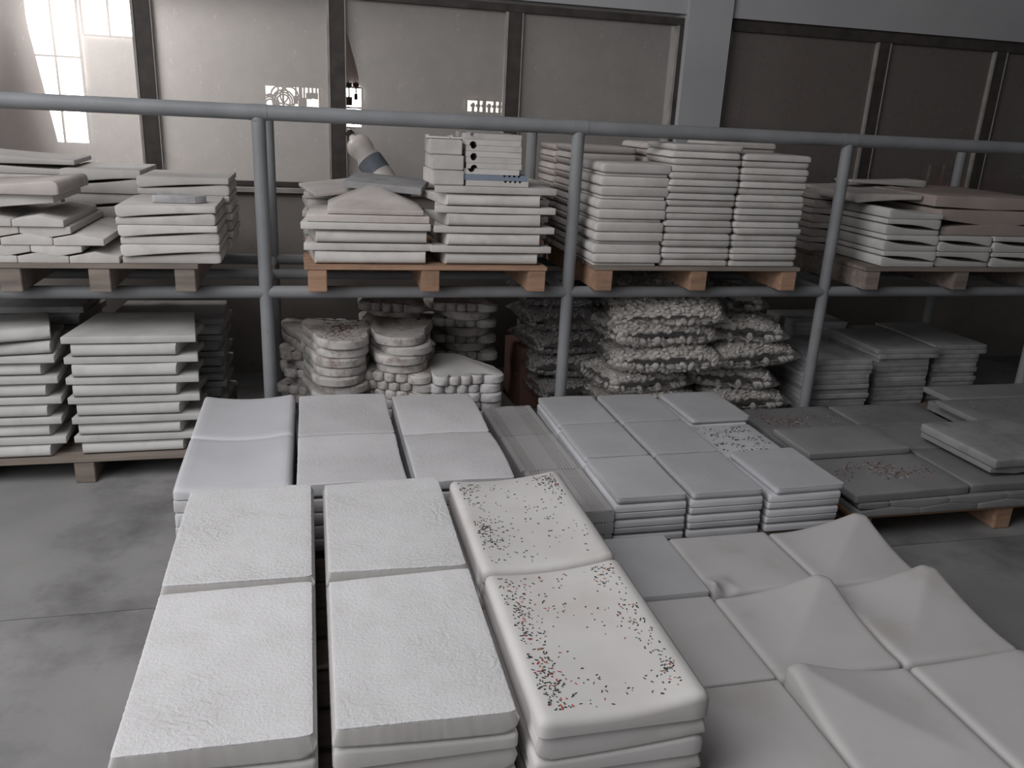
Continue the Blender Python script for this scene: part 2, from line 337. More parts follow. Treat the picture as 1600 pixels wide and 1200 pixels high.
# hoops and tools hanging before the bright opening
for k, (px, py, rr) in enumerate([(422, 138, .08), (422, 162, .09), (437, 148, .085), (443, 158, .11), (452, 150, .09)]):
    c = at(px, py, 1, 9.32); bm = bmesh.new(); box(bm, -.01, .01, -.01, .08, rr-.01, rr+.01)
    for q in range(3 if k in (1, 3) else 1):
        seg = 24; rq = rr-.022*q; prev = None
        for s in range(seg):
            t = 2*pi*s/seg; t2 = 2*pi*(s+1)/seg
            tube(bm, (rq*cos(t), .01*q, rq*sin(t)), (rq*cos(t2), .01*q, rq*sin(t2)), .009, 6, False)
    tag(link('wire_hoop', finish(bm, 'hoop', BLACK), None, c), 'dark wire coil hanging before bright opening, %s from the left' % ['leftmost upper', 'leftmost lower', 'third', 'fourth', 'rightmost'][k], 'coil', 'coils behind the dusty glass')
for k, px in enumerate([462, 468, 475, 482, 488, 494, 545, 556]):
    c = at(px, 134, 1, 9.32); l = random.uniform(.12, .3); ww = random.uniform(.015, .04)
    bm = bmesh.new(); box(bm, -.01, .01, 0, .08, .01, .03); tube(bm, (0, 0, .03), (0, 0, -l), .009, 8); tube(bm, (0, 0, -l*.55), (0, 0, -l), ww, 8); box(bm, -.03, .03, -.01, .01, -.01, .03)
    tag(link('hanging_tool', finish(bm, 'tool', BLACK), None, c), 'dark tool silhouette hanging behind the dusty glass, %s from the left' % ORD[k+1], 'tool', 'tools hung behind the glass')
for k in range(6):
    x = fx0+.02+k*.06
    bm = bmesh.new(); box(bm, -.012, .012, -.012, .012, 0, .14+.05*(k % 3)); box(bm, -.02, .02, -.014, .08, .1, .125)
    tag(link('window_bar', finish(bm, 'post', BLACK, False), None, (x+.05, 9.32, fz0-.04)), 'short dark bar before the small far opening behind the glass, %s from the left' % ORD[k+1], 'bar', 'bars before the far opening')
# slanting brown board close behind the left pane
bm = bmesh.new()
pl = [at(-120, -60, 1, 5.34), at(28, -60, 1, 5.34), at(30, 0, 1, 5.34), at(92, 235, 1, 5.34), at(110, 330, 1, 5.34), Vector((at(110, 330, 1, 5.34).x+.05, 5.34, .001)), Vector((-4.1, 5.34, .001))]
f = [bm.verts.new((p.x, 5.34, p.z)) for p in pl]; g = [bm.verts.new((p.x, 5.37, p.z)) for p in pl]
bm.faces.new(f); bm.faces.new(g[::-1])
for k in range(7): q = (k+1) % 7; bm.faces.new((f[k], f[q], g[q], g[k]))
tag(link('leaning_board', finish(bm, 'board', BROWN, False)), 'brown board with a slanting edge behind the leftmost pane', 'board')
# dim goods behind the right window
a = at(1590, 285, 1, 6.2); tag(link('crate', boxme('crate', -.5, .3, 0, .5, .001-a.z, .02, REDM, .01), None, a), 'faded red crate dimly seen behind the right window', 'crate')
a = at(1575, 165, 1, 6.6); tag(link('barrel', tubeme('barrel', (0, 0, .001-a.z), (0, 0, .05), .28, GREENM, 24), None, a+Vector((.75, .3, 0))), 'dim green barrel behind the far right pane', 'barrel')
a = at(1150, 168, 1, WY+.048); tag(link('paper_notice', boxme('paper', -.03, .03, 0, .003, -.07, .07, PAPER), None, a), 'small blank pale notice behind the right window beside the pillar', 'paper')
for k, px in enumerate((1458, 1480)):
    a = at(px, 272, 1, WY+.0485); bm = bmesh.new(); box(bm, -.032, .032, 0, .02, -.06, .06); box(bm, -.014, .014, .02, .026, .015, .035); box(bm, -.014, .014, .02, .026, -.035, -.015)
    tag(link('socket_box', finish(bm, 'socket', PAPER, False), None, a), '%s of two pale socket boxes dimly seen behind right window' % ('left', 'right')[k], 'socket', 'socket boxes behind the glass')

# ------------------------------------------------------------------ the pipe rack
RY = 3.7; RR = RY*1.2227
rack = link('pipe_rack', None, None, (0, RY, 0)); tag(rack, 'blue grey welded steel pipe rack with two rails and upright posts', 'rack')
zt, zm = CH-.011*RY, .81
px_ = [-.054*RY+RY*.3735*k for k in range(-2, 6)]
for x in px_:
    link('post', tubeme('post', (x, 0, 0), (x, 0, zt-.02), .029, PIPE), rack)
    link('post', tubeme('post', (x+.0, RR-RY, 0), (x, RR-RY, zt-.02), .029, PIPE), rack)
    link('cross_tube', tubeme('cross', (x, .03, zm), (x, RR-RY-.03, zm), .022, PIPE, 10), rack)
    bm = bmesh.new(); tube(bm, (x-.036, 0, zt), (x+.036, 0, zt), .0325); link('weld_collar', finish(bm, 'collar', PIPE), rack)
for y, z, r, nm in ((0, zt, .031, 'top_rail'), (0, zm, .027, 'shelf_rail'), (RR-RY, zt, .029, 'top_rail'), (RR-RY, zm, .027, 'shelf_rail'), ((RR-RY)*.5, zm-.0, .024, 'shelf_rail')):
    link(nm, tubeme(nm, (px_[0]-.1, y, z), (px_[-1]+.1, y, z), r, PIPE, 20), rack)
# ------------------------------------------------------------------ pallets
def pallet(X0, X1, Y0, Y1, Z, label, h=.115, m=WOOD, blocks=3, m2=None, boards=7, group='wooden pallets'):
    e = link('wooden_pallet', None, None, ((X0+X1)/2, (Y0+Y1)/2, Z)); tag(e, label, 'pallet', group)
    W = X1-X0; D = Y1-Y0; t = .018; m2 = m2 or m
    bw = D/boards
    for k in range(boards):
        g = .006 if k in (0, boards-1) else random.uniform(.008, .02)
        a = -D/2+k*bw+g/2; j = random.uniform(-.012, .012)
        o = link('deck_board', boxme('deck_board', -W/2+j, W/2+j, a, a+bw-g, h-t, h, m, .002), e)
    for k in range(blocks):
        x = -W/2+.05+(W-.1)*k/(blocks-1)
        link('bearer', boxme('bearer', x-.04, x+.04, -D/2+.005, D/2-.005, 0.001, h-t-.0005, m2, .003), e)
    return e
SH = zm+.027                                # top of the shelf rails
PT = SH+.115                                # deck of the shelf pallets
pallet(-1.53, -.46, 3.56, 4.6, SH, 'weathered wooden pallet under wavy slabs on the rack at far left', m=WOODG, boards=6, blocks=4)
pallet(-.03, 1.04, 3.56, 4.62, SH, 'orange toned wooden pallet on the rack under the two slab stacks', boards=6)
pallet(1.27, 2.33, 3.58, 4.62, SH, 'wooden pallet on the rack under three tall columns of moulded slabs', m=WOODG, m2=WOOD, boards=6)
pallet(2.72, 3.89, 3.6, 4.62, SH, 'wooden pallet on the rack at right under nosed concave slabs', m=WOODG, m2=WOODG, boards=6)
pallet(-1.53, -.42, 3.56, 4.6, 0, 'weathered pallet on the floor under lower left stacks', m=WOODG, boards=6)

# ---------------- upper left shelf
G = 'wavy slabs on the upper left pallet'
FX = lambda px, py, Y=3.58: at(px, py, 1, Y).x
FZ = lambda px, py, Y=3.58: at(px, py, 1, Y).z
x0, x1 = FX(189, 413), FX(345, 413)
ztop = FZ(200, 322); pitch = (ztop-PT)/3+.002
pair_stack(6, x0, x1, 3.58, PT, .40, pitch, PLAST, 'front right stack, upper left pallet', 'dusty wavy white slab', G)
Y2 = 3.99
pair_stack(8, x0+.012, x1+.02, Y2, PT, .40, pitch, PLAST, 'second row behind, upper left pallet', 'dusty wavy white slab', G)
a = at(299, 292, 2, PT+3*pitch+.055)
bm = bmesh.new()
hp = [(-.10, -.03), (-.085, -.045), (.07, -.045), (.11, -.012), (.09, .045), (-.06, .045)]
f = [bm.verts.new((x, y, 0)) for x, y in hp]; g = [bm.verts.new((x, y, .03)) for x, y in hp]; bm.faces.new(f); bm.faces.new(g[::-1])
for k in range(6): q = (k+1) % 6; bm.faces.new((f[k], f[q], g[q], g[k]))
bmesh.ops.bevel(bm, geom=list(bm.edges), offset=.002, segments=1, affect='EDGES')
tag(link('paving_offcut', finish(bm, 'offcut', SLABG), None, ((x0+x1)/2+.03, 3.70, PT+3*pitch+.001), (0, 0, 0)), 'small dark grey six-sided offcut lying on the upper left wavy stack', 'offcut')
# ridge tiles, nested in courses
def ridge(L, D, t0, t1, m, **k): return slab('ridge_tile', L, D, lambda u, v: t1-(t1-t0)*abs(2*u-1), r=(.002,)*4, rb=(.002,)*4, nx=6, ny=1, m=m, **k)
RL = FX(184, 413)-FX(105, 413); rt0, rt1 = .026, .044
me = ridge(RL-.003, .55, rt0, rt1, PLAST)
xr = FX(188, 413); G2 = 'ridged tiles on the upper left pallet'
cnt = 0
for c in range(5):
    flat = c % 2 == 0
    z = PT+(c//2)*(rt0+rt1+.001)+.0008
    off = [0, .135, .05, .17, .19][c]
    nn = [3, 3, 3, 3, 3][c]
    for i in range(nn):
        xc = xr-off*1.0-RL*(i+.5)
        o = link('ridged_tile', me, None, (xc, 3.58+.275+[0, 0, -.005, .01, 0][c]+i*.001, z if flat else z+rt0+rt1+.0), (0, 0 if flat else pi, 0))
        tag(o, 'nested ridged white tile, %s course up, %s from right, far left of rack' % (ORD[c+1], ORD[i+1]), 'tile', G2)
zc = PT+3*(rt0+rt1)+.002
# the row behind the ridged tiles
pair_stack(6, FX(95, 290, 4.15), FX(222, 290, 4.15), 4.15, PT, .42, (FZ(100, 262, 4.15)-PT)/3, PLAST, 'rear middle stack, upper left pallet', 'dusty wavy white slab', G)
pair_stack(6, FX(95, 290, 4.15)-.40, FX(95, 290, 4.15)-.008, 4.15, PT, .42, (FZ(30, 272, 4.15)-PT)/3, PLAST, 'rear leftmost stack, upper left pallet', 'dusty wavy white slab', G)
zr = PT+3*(rt0+rt1)+.002
xa = FX(82, 318)
o = link('wavy_paver', ridge(.44, .42, .03, .052, PLAST), None, (xa-.22, 3.60+.21, zc+.052), (0, pi, 0)); tag(o, 'thick vee-bottomed white slab on the ridged courses at far left', 'slab', G)
o = link('wavy_paver', wave_x(.5, .42, .022, .058, PLASTUP, True, r=.028), None, (xa-.215, 3.58+.21, zc+.053), (0, 0, -.03)); tag(o, 'large nosed slab with round end atop ridged courses at far left', 'slab', G)
for q, (px, py, hh) in enumerate(((60, 247, .045), (30, 228, .04))):
    zz = FZ(30, 272, 4.15)+.001+q*.043
    o = link('wavy_paver', wave_x(.42, .40, .022, .042, PLAST, False), None, (FX(122, 250, 4.15)-.21-.03*q, 4.36, zz), (0, 0, .05*q)); tag(o, '%s slab lying on the rear leftmost stack by the bright pane' % ('lower', 'upper')[q], 'slab', G)

# ---------------- upper middle shelf: alternating nosed and thin edges
def alt_stack(n, X0, X1, Y0, D, Z0, Z1, m, name, desc, group, tap=.78, ndx=0, mat2=None):
    """X0..X1 is the wide thin edge; nosed ends narrower"""
    L = X1-X0; pitch = (Z1-Z0)/(n/2); t0 = pitch*.34; t1 = pitch-t0
    me = wave_y(L, D, t0, t1, m, (tap, 1))
    z = Z0+.0005
    for k in range(n):
        nose = (k % 2 == 0)
        jx, jy = random.uniform(-.007, .007), random.uniform(-.008, .008)
        if nose: o = link('nosed_paver', me, None, ((X0+X1)/2+jx+ndx, Y0+D/2+jy, z), (0, 0, random.uniform(-.012, .012)))
        else: o = link('nosed_paver', me, None, ((X0+X1)/2+jx, Y0+D/2+jy, z+pitch-.0012), (pi, 0, random.uniform(-.012, .012))); z += pitch
        tag(o, '%s, %s in %s' % (desc+(' nose forward' if nose else ' thin edge forward'), which(k, n), name), 'slab', group)
G = 'nosed slabs on the middle shelf pallet'
alt_stack(8, FX(676, 408), FX(864, 410), 3.6, .42, PT, FZ(700, 291), PLAST, 'right stack, middle shelf pallet', 'white slab', G, tap=.76)
alt_stack(4, FX(472, 410), FX(674, 410), 3.6, .42, PT, FZ(560, 349), PLAST, 'left stack, middle shelf pallet', 'white slab', G, tap=.86, ndx=.018)
zz = FZ(560, 349)
o = link('flat_paver', slab('flat', .52, .40, lambda u, v: .03, nx=3, ny=3, jit=.003, m=PLASTUP, taper=(1, .95)), None, ((FX(478, 350)+FX(676, 350))/2, 3.8, zz+.001), (0, 0, -.02)); tag(o, 'broad dusty slab second down in the left stack, middle pallet', 'slab', G)
zz += .032
def peak(u, v, H, s, cu, cv): return H*max(0, 1-max(abs(u-cu)*1.9, abs(v-cv))/s)
o = link('peaked_paver', slab('peak', .41, .36, lambda u, v: .022+peak(u, v, .085, .95, .5, .98), r=(.006,)*4, nx=12, ny=12, m=PLASTUP), None, ((FX(520, 340)+FX(660, 340))/2, 3.79, zz+.001), (0, 0, -.03)); tag(o, 'dusty slab rising to a peak, atop the left stack of middle pallet', 'slab')
alt_stack(6, FX(482, 400, 4.08)-.02, FX(640, 400, 4.08), 4.06, .42, PT, FZ(500, 300, 4.08), PLAST, 'rear left stack, middle pallet', 'white slab', G, tap=.9)
alt_stack(8, FX(700, 400, 4.08), FX(850, 400, 4.08), 4.06, .42, PT, FZ(740, 291, 3.6)-.015, PLAST, 'rear right stack, middle pallet', 'white slab', G, tap=.9)
zb = FZ(500, 300, 4.08)
tl = [(slab('tl', .36, .30, lambda u, v: .032, nx=2, ny=2, m=SLABG, jit=.002), (FX(608, 295, 3.98), 4.06, zb+.036), (radians(4), radians(3), -.25), 'grey green thin slab tilted on top of the left stack, middle pallet'),
      (slab('tl', .26, .3, lambda u, v: .018, nx=2, ny=2, m=PLASTUP, jit=.002), (FX(522, 292, 4.05), 4.12, zb+.012), (radians(4), radians(-6), .25), 'pale thin slab lying tilted behind the grey green one, middle pallet'),
      (slab('tl', .34, .3, lambda u, v: .02, nx=2, ny=2, m=PLASTUP, jit=.002), (FX(655, 285, 4.2)+.03, 4.36, zb+.022), (radians(0), radians(1), .1), 'small dusty flat slab behind the tilted slabs, middle pallet')]
for me, l, r, lab in tl: tag(link('flat_paver', me, None, l, r), lab, 'slab')
# white blocks and the pile of slotted moulds on the right stack
zz = FZ(700, 291)+.001
b0, b1 = FX(676, 288), FX(726, 288)
bh = (FZ(690, 217)-zz)/3-.001
me = boxme('block', -(b1-b0)/2, (b1-b0)/2, -.12, .12, 0, bh-.001, PLAST, .004)
for k in range(3): tag(link('white_block', me, None, ((b0+b1)/2+[0, .002, -.003][k], 3.74, zz+k*bh+.0003*k), (0, 0, [.05, 0, -.03][k])), 'square edged white block, %s of three beside the slotted boards' % ('lowest', 'middle', 'topmost')[k], 'block', 'three white blocks on the middle pallet')
for k in range(2):
    bm = bmesh.new(); box(bm, -.05, .05, -.04, .04, 0, .008); box(bm, -.05, -.042, -.04, .04, .008, .014)
    tag(link('offcut_strip', finish(bm, 'strip', W_FACE, False), None, ((b0+b1)/2-.03+.10*k, 3.74, zz+3*bh+.002), (0, 0, .1*k)), '%s thin white offcut on top of the white blocks' % ('left', 'right')[k], 'offcut', 'offcuts on the white blocks')
m0, m1 = FX(728, 288), FX(815, 288); mh = (FZ(730, 208)-zz)/9
def notch(L, D, t, up, m, notchx=.035, teeth=False):
    bm = bmesh.new(); pts = []
    if teeth: 
        pts = [(-L/2, 0), (L/2, 0), (L/2, t)]
        for k in range(4): x = L/2-.03-k*.022; pts += [(x, t), (x-.005, t-.008), (x-.011, t-.008), (x-.016, t)]
        pts += [(-L/2, t)]
    else:
        nx = -L/2+notchx; arc = [(nx+.016*cos(a), .016*sin(a)) for a in [pi-pi*k/8 for k in range(9)]]
        pts = [(-L/2, 0)]+arc+[(L/2, 0), (L/2, t), (-L/2, t)]
        if not up: pts = [(x, t-z) for x, z in pts]
    f = [bm.verts.new((x, -D/2, z)) for x, z in pts]; g = [bm.verts.new((x, D/2, z)) for x, z in pts]
    bm.faces.new(f); bm.faces.new(g[::-1])
    for k in range(len(f)): q = (k+1) % len(f); bm.faces.new((f[k], f[q], g[q], g[k]))
    return finish(bm, 'mould', m, False)
for k in range(9):
    ex = .035 if k in (0, 1) else 0; mm = BLUISH if k == 1 else PLAST
    me = notch(m1-m0+ex, .26, mh-.001, k % 2 == 1, mm, teeth=(k < 2)) if k != 3 else notch(m1-m0, .26, mh-.001, True, mm)
    up = (k % 2 == 1)
    o = link('slotted_board', me, None, ((m0+m1)/2+ex/2+random.uniform(-.004, .004)+.004, 3.76, zz+mh*k+.0002), (0, 0, random.uniform(-.02, .02)))
    tag(o, ('bluish toothed board, second up in the slotted pile, middle pallet' if k == 1 else '%s board, %s in the slotted pile on middle pallet' % ('white toothed' if k == 0 else 'white slotted', which(k, 9))), 'board', 'slotted boards on the middle pallet')

# bottle leaning by the window
def lathe(name, prof, m, seg=24):
    bm = bmesh.new(); rings = [[bm.verts.new((r*cos(2*pi*k/seg), r*sin(2*pi*k/seg), z)) for k in range(seg)] for r, z in prof]
    for A, B in zip(rings, rings[1:]):
        for k in range(seg): bm.faces.new((A[k], A[(k+1) % seg], B[(k+1) % seg], B[k]))
    bm.faces.new(rings[0][::-1]); bm.faces.new(rings[-1]); return finish(bm, name, m, True, 50)
BOT = mat('cloudy_bottle_plastic', (.50, .46, .43), (.42, .38, .36), 8, rough=.35, vary=0); LAB = mat('blue_grey_label', (.15, .165, .19), (.11, .12, .14), 20, vary=0); LAB2 = mat('pale_label_print', (.33, .36, .40), vary=0)
a = at(606, 290, 1, 4.85); b = at(549, 212, 1, 5.0); d = (b-a); Lb = d.length
bt = link('plastic_bottle', None, None, a, d.to_track_quat('Z', 'Y').to_euler()); tag(bt, 'cloudy plastic bottle with blue grey label leaning at the broken pane', 'bottle')
link('bottle_body', lathe('bottle', [(.055, 0), (.072, .01), (.074, Lb*.15), (.074, Lb*.52), (.060, Lb*.60), (.072, Lb*.70), (.074, Lb*.80), (.055, Lb*.90), (.024, Lb*.95), (.018, Lb)], BOT), bt)
link('bottle_cap', lathe('cap', [(.022, Lb), (.022, Lb+.025), (.018, Lb+.028)], BLACK), bt)
lb = link('bottle_label', lathe('label', [(.0755, Lb*.24), (.0755, Lb*.50)], LAB), bt)
bm = bmesh.new(); bmesh.ops.create_circle(bm, cap_ends=True, segments=20, radius=.032)
for v in bm.verts: x, y = v.co.x, v.co.y; v.co = Vector((x*.8, -sqrt(.0765**2-(x*.8)**2), Lb*.37+y))
link('label_emblem', finish(bm, 'emblem', LAB2), lb)

# ---------------- upper third pallet: three tall columns of moulded slabs
G = 'moulded slabs on the third shelf pallet'
def mould_stack(n, X0, X1, Y0, D, Z0, Z1, m, name, desc, group, mm=None, grow=0, cat='slab', on='moulded_paver', pat=None):
    L = X1-X0-.004
    if pat:
        ws = [pat[k % len(pat)] for k in range(n)]; tot = sum(ws); mms = {}; z = Z0
        for k in range(n):
            t = (Z1-Z0)*ws[k]/tot; thin = ws[k] < .6
            if ws[k] not in mms: mms[ws[k]] = slab('moulded', L-(.03 if thin else 0), D-(.02 if thin else 0), lambda u, v, t=t: t-.0008, r=(t*.5, t*.3, t*.25, t*.3), rb=(t*.2, t*.1, t*.12, .002), nx=3, ny=3, m=m)
            o = link(on, mms[ws[k]], None, ((X0+X1)/2+random.uniform(-.006, .006)+grow*k, Y0+D/2+random.uniform(-.007, .007), z+.0004), (0, 0, random.uniform(-.015, .015))); z += t
            tag(o, '%s, %s in %s' % (desc, which(k, n), name), cat, group)
        return
    t = (Z1-Z0)/n
    # bullnosed upper edge and a small step below it, so each pair reads as rounded band plus lip
    me = mm or slab('moulded', L, D, lambda u, v: t-.0008-(.25*t*cos(pi*v)**2*0), r=(t*.75, t*.6, t*.5, t*.5), rb=(t*.15,)*4, nx=3, ny=3, m=m)
    for k in range(n):
        flip = k % 2 == 1
        jx, jy = random.uniform(-.006, .006)+grow*k, random.uniform(-.007, .007)
        o = link(on, me, None, ((X0+X1)/2+jx, Y0+D/2+jy, Z0+t*k+.0004+(t-.0008 if flip else 0)), (pi if flip else 0, 0, random.uniform(-.01, .01)))
        tag(o, '%s, %s in %s' % (desc, which(k, n), name), cat, group)
XA, XB = FX(923, 415, 3.6), FX(1031, 415, 3.6)
mould_stack(14, XA, XB, 3.6, .32, PT, FZ(940, 254, 3.6), PLAST, 'left column, third shelf pallet', 'white moulded slab', G, grow=.001, pat=[.4, 1.2, 1.25])
XC = FX(1139, 415, 3.6); XD = FX(1244, 415, 3.6)
mould_stack(18, XB, XC, 3.6, .32, PT, FZ(1050, 224, 3.6), PLAST, 'middle column, third shelf pallet', 'white moulded slab', G)
mould_stack(17, XC, XD, 3.6, .32, PT, FZ(1160, 240, 3.6), PLAST, 'right column, third shelf pallet', 'white moulded slab', G)
WW = XB-XA
mould_stack(16, XA-.02, XB-.03, 3.93, .32, PT, FZ(940, 229, 3.93), PLASTUP, 'second row left column, third shelf pallet', 'white moulded slab', G)
mould_stack(16, XA-.02, XB-.03, 4.26, .32, PT, FZ(880, 226, 4.26), PLASTUP, 'third row left column, third shelf pallet', 'white moulded slab', G)
mould_stack(17, XB, XC, 3.93, .32, PT, FZ(1050, 224, 3.93), PLASTUP, 'second row middle column, third shelf pallet', 'white moulded slab', G)
mould_stack(17, XC, XD, 3.93, .32, PT, FZ(1210, 224, 3.93), PLASTUP, 'second row right column, third shelf pallet', 'white moulded slab', G)

# ---------------- upper right pallet
G = 'concave slabs on the right shelf pallet'
XA, XB, XC, XE = FX(1373, 417, 3.64), FX(1458, 416, 3.64), FX(1544, 415, 3.64), FX(1640, 414, 3.64)
ph = (FZ(1450, 328, 3.64)-PT)/3.6
CREAMR = mat('cream_white_plaster', (.52, .51, .49), (.44, .43, .41), 4, bump=.1, stain=(.33, .29, .26), sscale=6, samt=.3, vary=.05)
PINK = mat('pink_beige_plaster', (.36, .30, .275), (.29, .24, .22), 4, bump=.1, vary=.06)
pair_stack(7, XA, XB, 3.64, PT, .46, ph, CREAMR, 'left column, right shelf pallet', 'cream concave slab', G, right=False, p=2.8, frac=.31)
pair_stack(4, XB+.004, XC, 3.64, PT, .46, ph, CREAMR, 'middle column, right shelf pallet', 'cream concave slab', G, right=False, p=2.8, frac=.31)
pair_stack(4, XC+.004, XE, 3.64, PT, .46, ph, CREAMR, 'right column, right shelf pallet', 'cream concave slab', G, right=False, p=2.8, frac=.31)
pair_stack(8, XA-.12, XB-.11, 4.12, PT, .44, ph*.98, PLASTUP, 'rear left column, right shelf pallet', 'dusty concave slab', G, right=False)
zz = PT+2*ph
tt = .062
vb = lambda t0, t1: slab('thick', .72, .8, lambda u, v: t1, bot=lambda u, v: (t1-t0)*abs(2*u-1)*1.0, r=(.004,)*4, nx=8, ny=2, m=PINK)
vt = lambda t0, t1: slab('thick', .72, .8, lambda u, v: t1-(t1-t0)*abs(2*u-1), r=(.004,)*4, nx=8, ny=2, m=PINK)
o = link('broad_paver', vt(.04, .062), None, (XB+.38, 4.06, zz+.001)); tag(o, 'broad pinkish slab, lowest of three on the right shelf pallet', 'slab', 'broad pinkish slabs')
o = link('broad_paver', vb(.05, .085), None, (XB+.37, 4.07, zz+.044)); tag(o, 'broad pinkish slab, middle of three on the right shelf pallet', 'slab', 'broad pinkish slabs')
o = link('broad_paver', vb(.055, .065), None, (XB+.37, 4.08, zz+.131), (0, 0, -.06)); tag(o, 'broad pinkish slab, topmost of three on the right shelf pallet', 'slab', 'broad pinkish slabs')
zl = PT+3*ph+ph*.65
o = link('concave_paver', wave_x(.40, .42, .025, .05, PLASTUP, True), None, (FX(1388, 305, 3.8), 4.0, zl+.055), (0, pi+.0, .0)); tag(o, 'dusty slab lying on top of the left column, right shelf pallet', 'slab', G)
zl2 = PT+4*ph*.98
o = link('concave_paver', wave_x(.42, .40, .022, .045, PLASTUP, True), None, (FX(1345, 285, 4.3)-.02, 4.34, zl2+.002), (0, 0, .0)); tag(o, 'dusty nosed slab on the rear column, right shelf pallet', 'slab', G)
o = link('concave_paver', wave_x(.52, .16, .012, .042, PLAST, True), None, (FX(1385, 285, 4.2)+.05, 4.32, zl2+.05), (0, radians(2), .05)); tag(o, 'narrow chipped pale slab topmost, behind the right rack post', 'slab', G)

# ---------------- lower left stacks on the floor pallet
G = 'nosed slabs on the lower left pallet'
LP = .115
LLm = mat('dull_white_plaster', (.52, .515, .50), (.43, .425, .41), 5, bump=.15, bscale=40, stain=(.30, .29, .27), sscale=9, samt=.35, vary=.07)
xa, xb = FX(114, 688, 3.6), FX(318, 684, 3.6)
alt_stack(12, xa, xb+.0, 3.6, .46, LP, FZ(215, 526, 3.6), LLm, 'right stack, lower left pallet', 'white slab', G, tap=.78, ndx=-.03)
xc2 = FX(104, 690, 3.6)
alt_stack(10, xc2-.50, xc2, 3.6, .46, LP, FZ(60, 556, 3.6), LLm, 'left stack, lower left pallet', 'white slab', G, tap=.84, ndx=-.02)
zz = FZ(60, 556, 3.6)
o = link('nosed_paver', wave_y(.46, .44, .02, .055, LLm, (.95, 1)), None, (xc2-.27, 3.80, zz+.001), (0, 0, .16)); tag(o, 'white nosed slab turned askew, second down in lower left stack', 'slab', G)
o = link('nosed_paver', wave_y(.44, .44, .02, .055, LLm, (.95, 1)), None, (xc2-.28, 3.78, zz+.058), (0, 0, .30)); tag(o, 'white nosed slab turned askew, topmost of lower left stack', 'slab', G)
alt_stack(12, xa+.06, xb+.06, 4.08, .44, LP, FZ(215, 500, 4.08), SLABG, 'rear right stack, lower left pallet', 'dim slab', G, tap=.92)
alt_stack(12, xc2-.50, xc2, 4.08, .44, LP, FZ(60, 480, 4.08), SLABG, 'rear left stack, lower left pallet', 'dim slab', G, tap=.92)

# ---------------- foot shaped stepping stones
def foot(L, W, t, m):                        # heel at -y, five toes at +y
    pts = []
    for k in range(15): a = pi+pi*k/14; pts.append((W*.36*cos(a), -L*.5+W*.36+W*.36*sin(a)))
    pts += [(W*.36, -L*.12), (W*.44, L*.06), (W*.5, L*.24)]
    tr = [(.40, .30, .115), (.235, .355, .085), (.075, .385, .085), (-.085, .395, .09), (-.33, .40, .165)]
    for cx, cy, r in tr:
        for k in range(11): a = -.15*pi+(1.3*pi)*k/10*.92; pts.append((W*(cx+r*cos(a)), L*cy+W*(r*sin(a))))
    pts += [(-W*.5, L*.22), (-W*.45, L*.05), (-W*.38, -L*.12)]
    bm = bmesh.new()
    rings = []
    for s, z in ((.97, 0), (1, .006), (1, t-.008), (.96, t)):
        rings.append([bm.verts.new((x*s, y*s, z)) for x, y in pts])
    for A, B in zip(rings, rings[1:]):
        for k in range(len(A)): q = (k+1) % len(A); bm.faces.new((A[k], A[q], B[q], B[k]))
    bm.faces.new(rings[0][::-1]); bm.faces.new(rings[-1])
    return finish(bm, 'foot_stone', m, True, 42)
G = 'foot shaped stepping stones under the rack'
FT = .043; fm = foot(.44, .34, FT, STEP); fm2 = foot(.44, .34, FT, CREAM)
FZ0 = .115
pallet(.0, 1.02, 3.62, 4.66, 0, 'dark wooden pallet on the floor under foot shaped stones', m=WOODG, boards=5)
def foot_stack(px, py, Y, ztop, rots, m, name):
    x = at(px, py, 1, Y).x; n = len(rots); t = FT+.001; z = FZ0
    for k, rz in enumerate(rots):
        o = link('stepping_stone', m, None, (x+random.uniform(-.012, .012), Y+.22+random.uniform(-.012, .012), z+k*(ztop-z)/n+.0004), (0, 0, rz+random.uniform(-.08, .08)))
        tag(o, 'foot shaped stone, %s in %s' % (which(k, n), name), 'stepping stone', G)
zf = FZ(530, 518, 3.64)
nn = int((zf-FZ0)/(FT+.001)); foot_stack(533, 560, 3.64, FZ0+nn*(FT+.001), [.0]*nn, fm, 'left front stack under the rack')
zf = FZ(634, 514, 3.68); nn = int((zf-FZ0)/(FT+.001)); foot_stack(632, 560, 3.66, FZ0+nn*(FT+.001), [pi-.2]*(nn-4)+[0, 0, .05, -.05], fm, 'middle front stack under the rack')
zf = FZ(725, 585, 3.62); nn = int((zf-FZ0)/(FT+.001)); foot_stack(724, 590, 3.60, FZ0+nn*(FT+.001), [pi+.25]*nn, fm2, 'right front stack under the rack')
foot_stack(497, 560, 4.02, FZ0+9*(FT+.001), [.3, -.3, 2.9, .2, 3.1, .1, 3, .2, 0.1], fm, 'rear left stack under the rack')
foot_stack(730, 500, 4.16, FZ0+12*(FT+.001), [.1, pi]*6, fm, 'rear right stack under the rack')
foot_stack(620, 500, 4.16, FZ0+12*(FT+.001), [.1, pi]*6, fm, 'rear middle stack under the rack')

zz_ = FZ(530, 518, 3.64); n_ = int((zz_-FZ0)/(FT+.001)); xs_ = at(533, 560, 1, 3.64).x
debris_later = [(xs_+random.gauss(0, .045), 3.86+random.gauss(0, .07), FZ0+n_*(FT+.001)+.0004) for _ in range(150)]

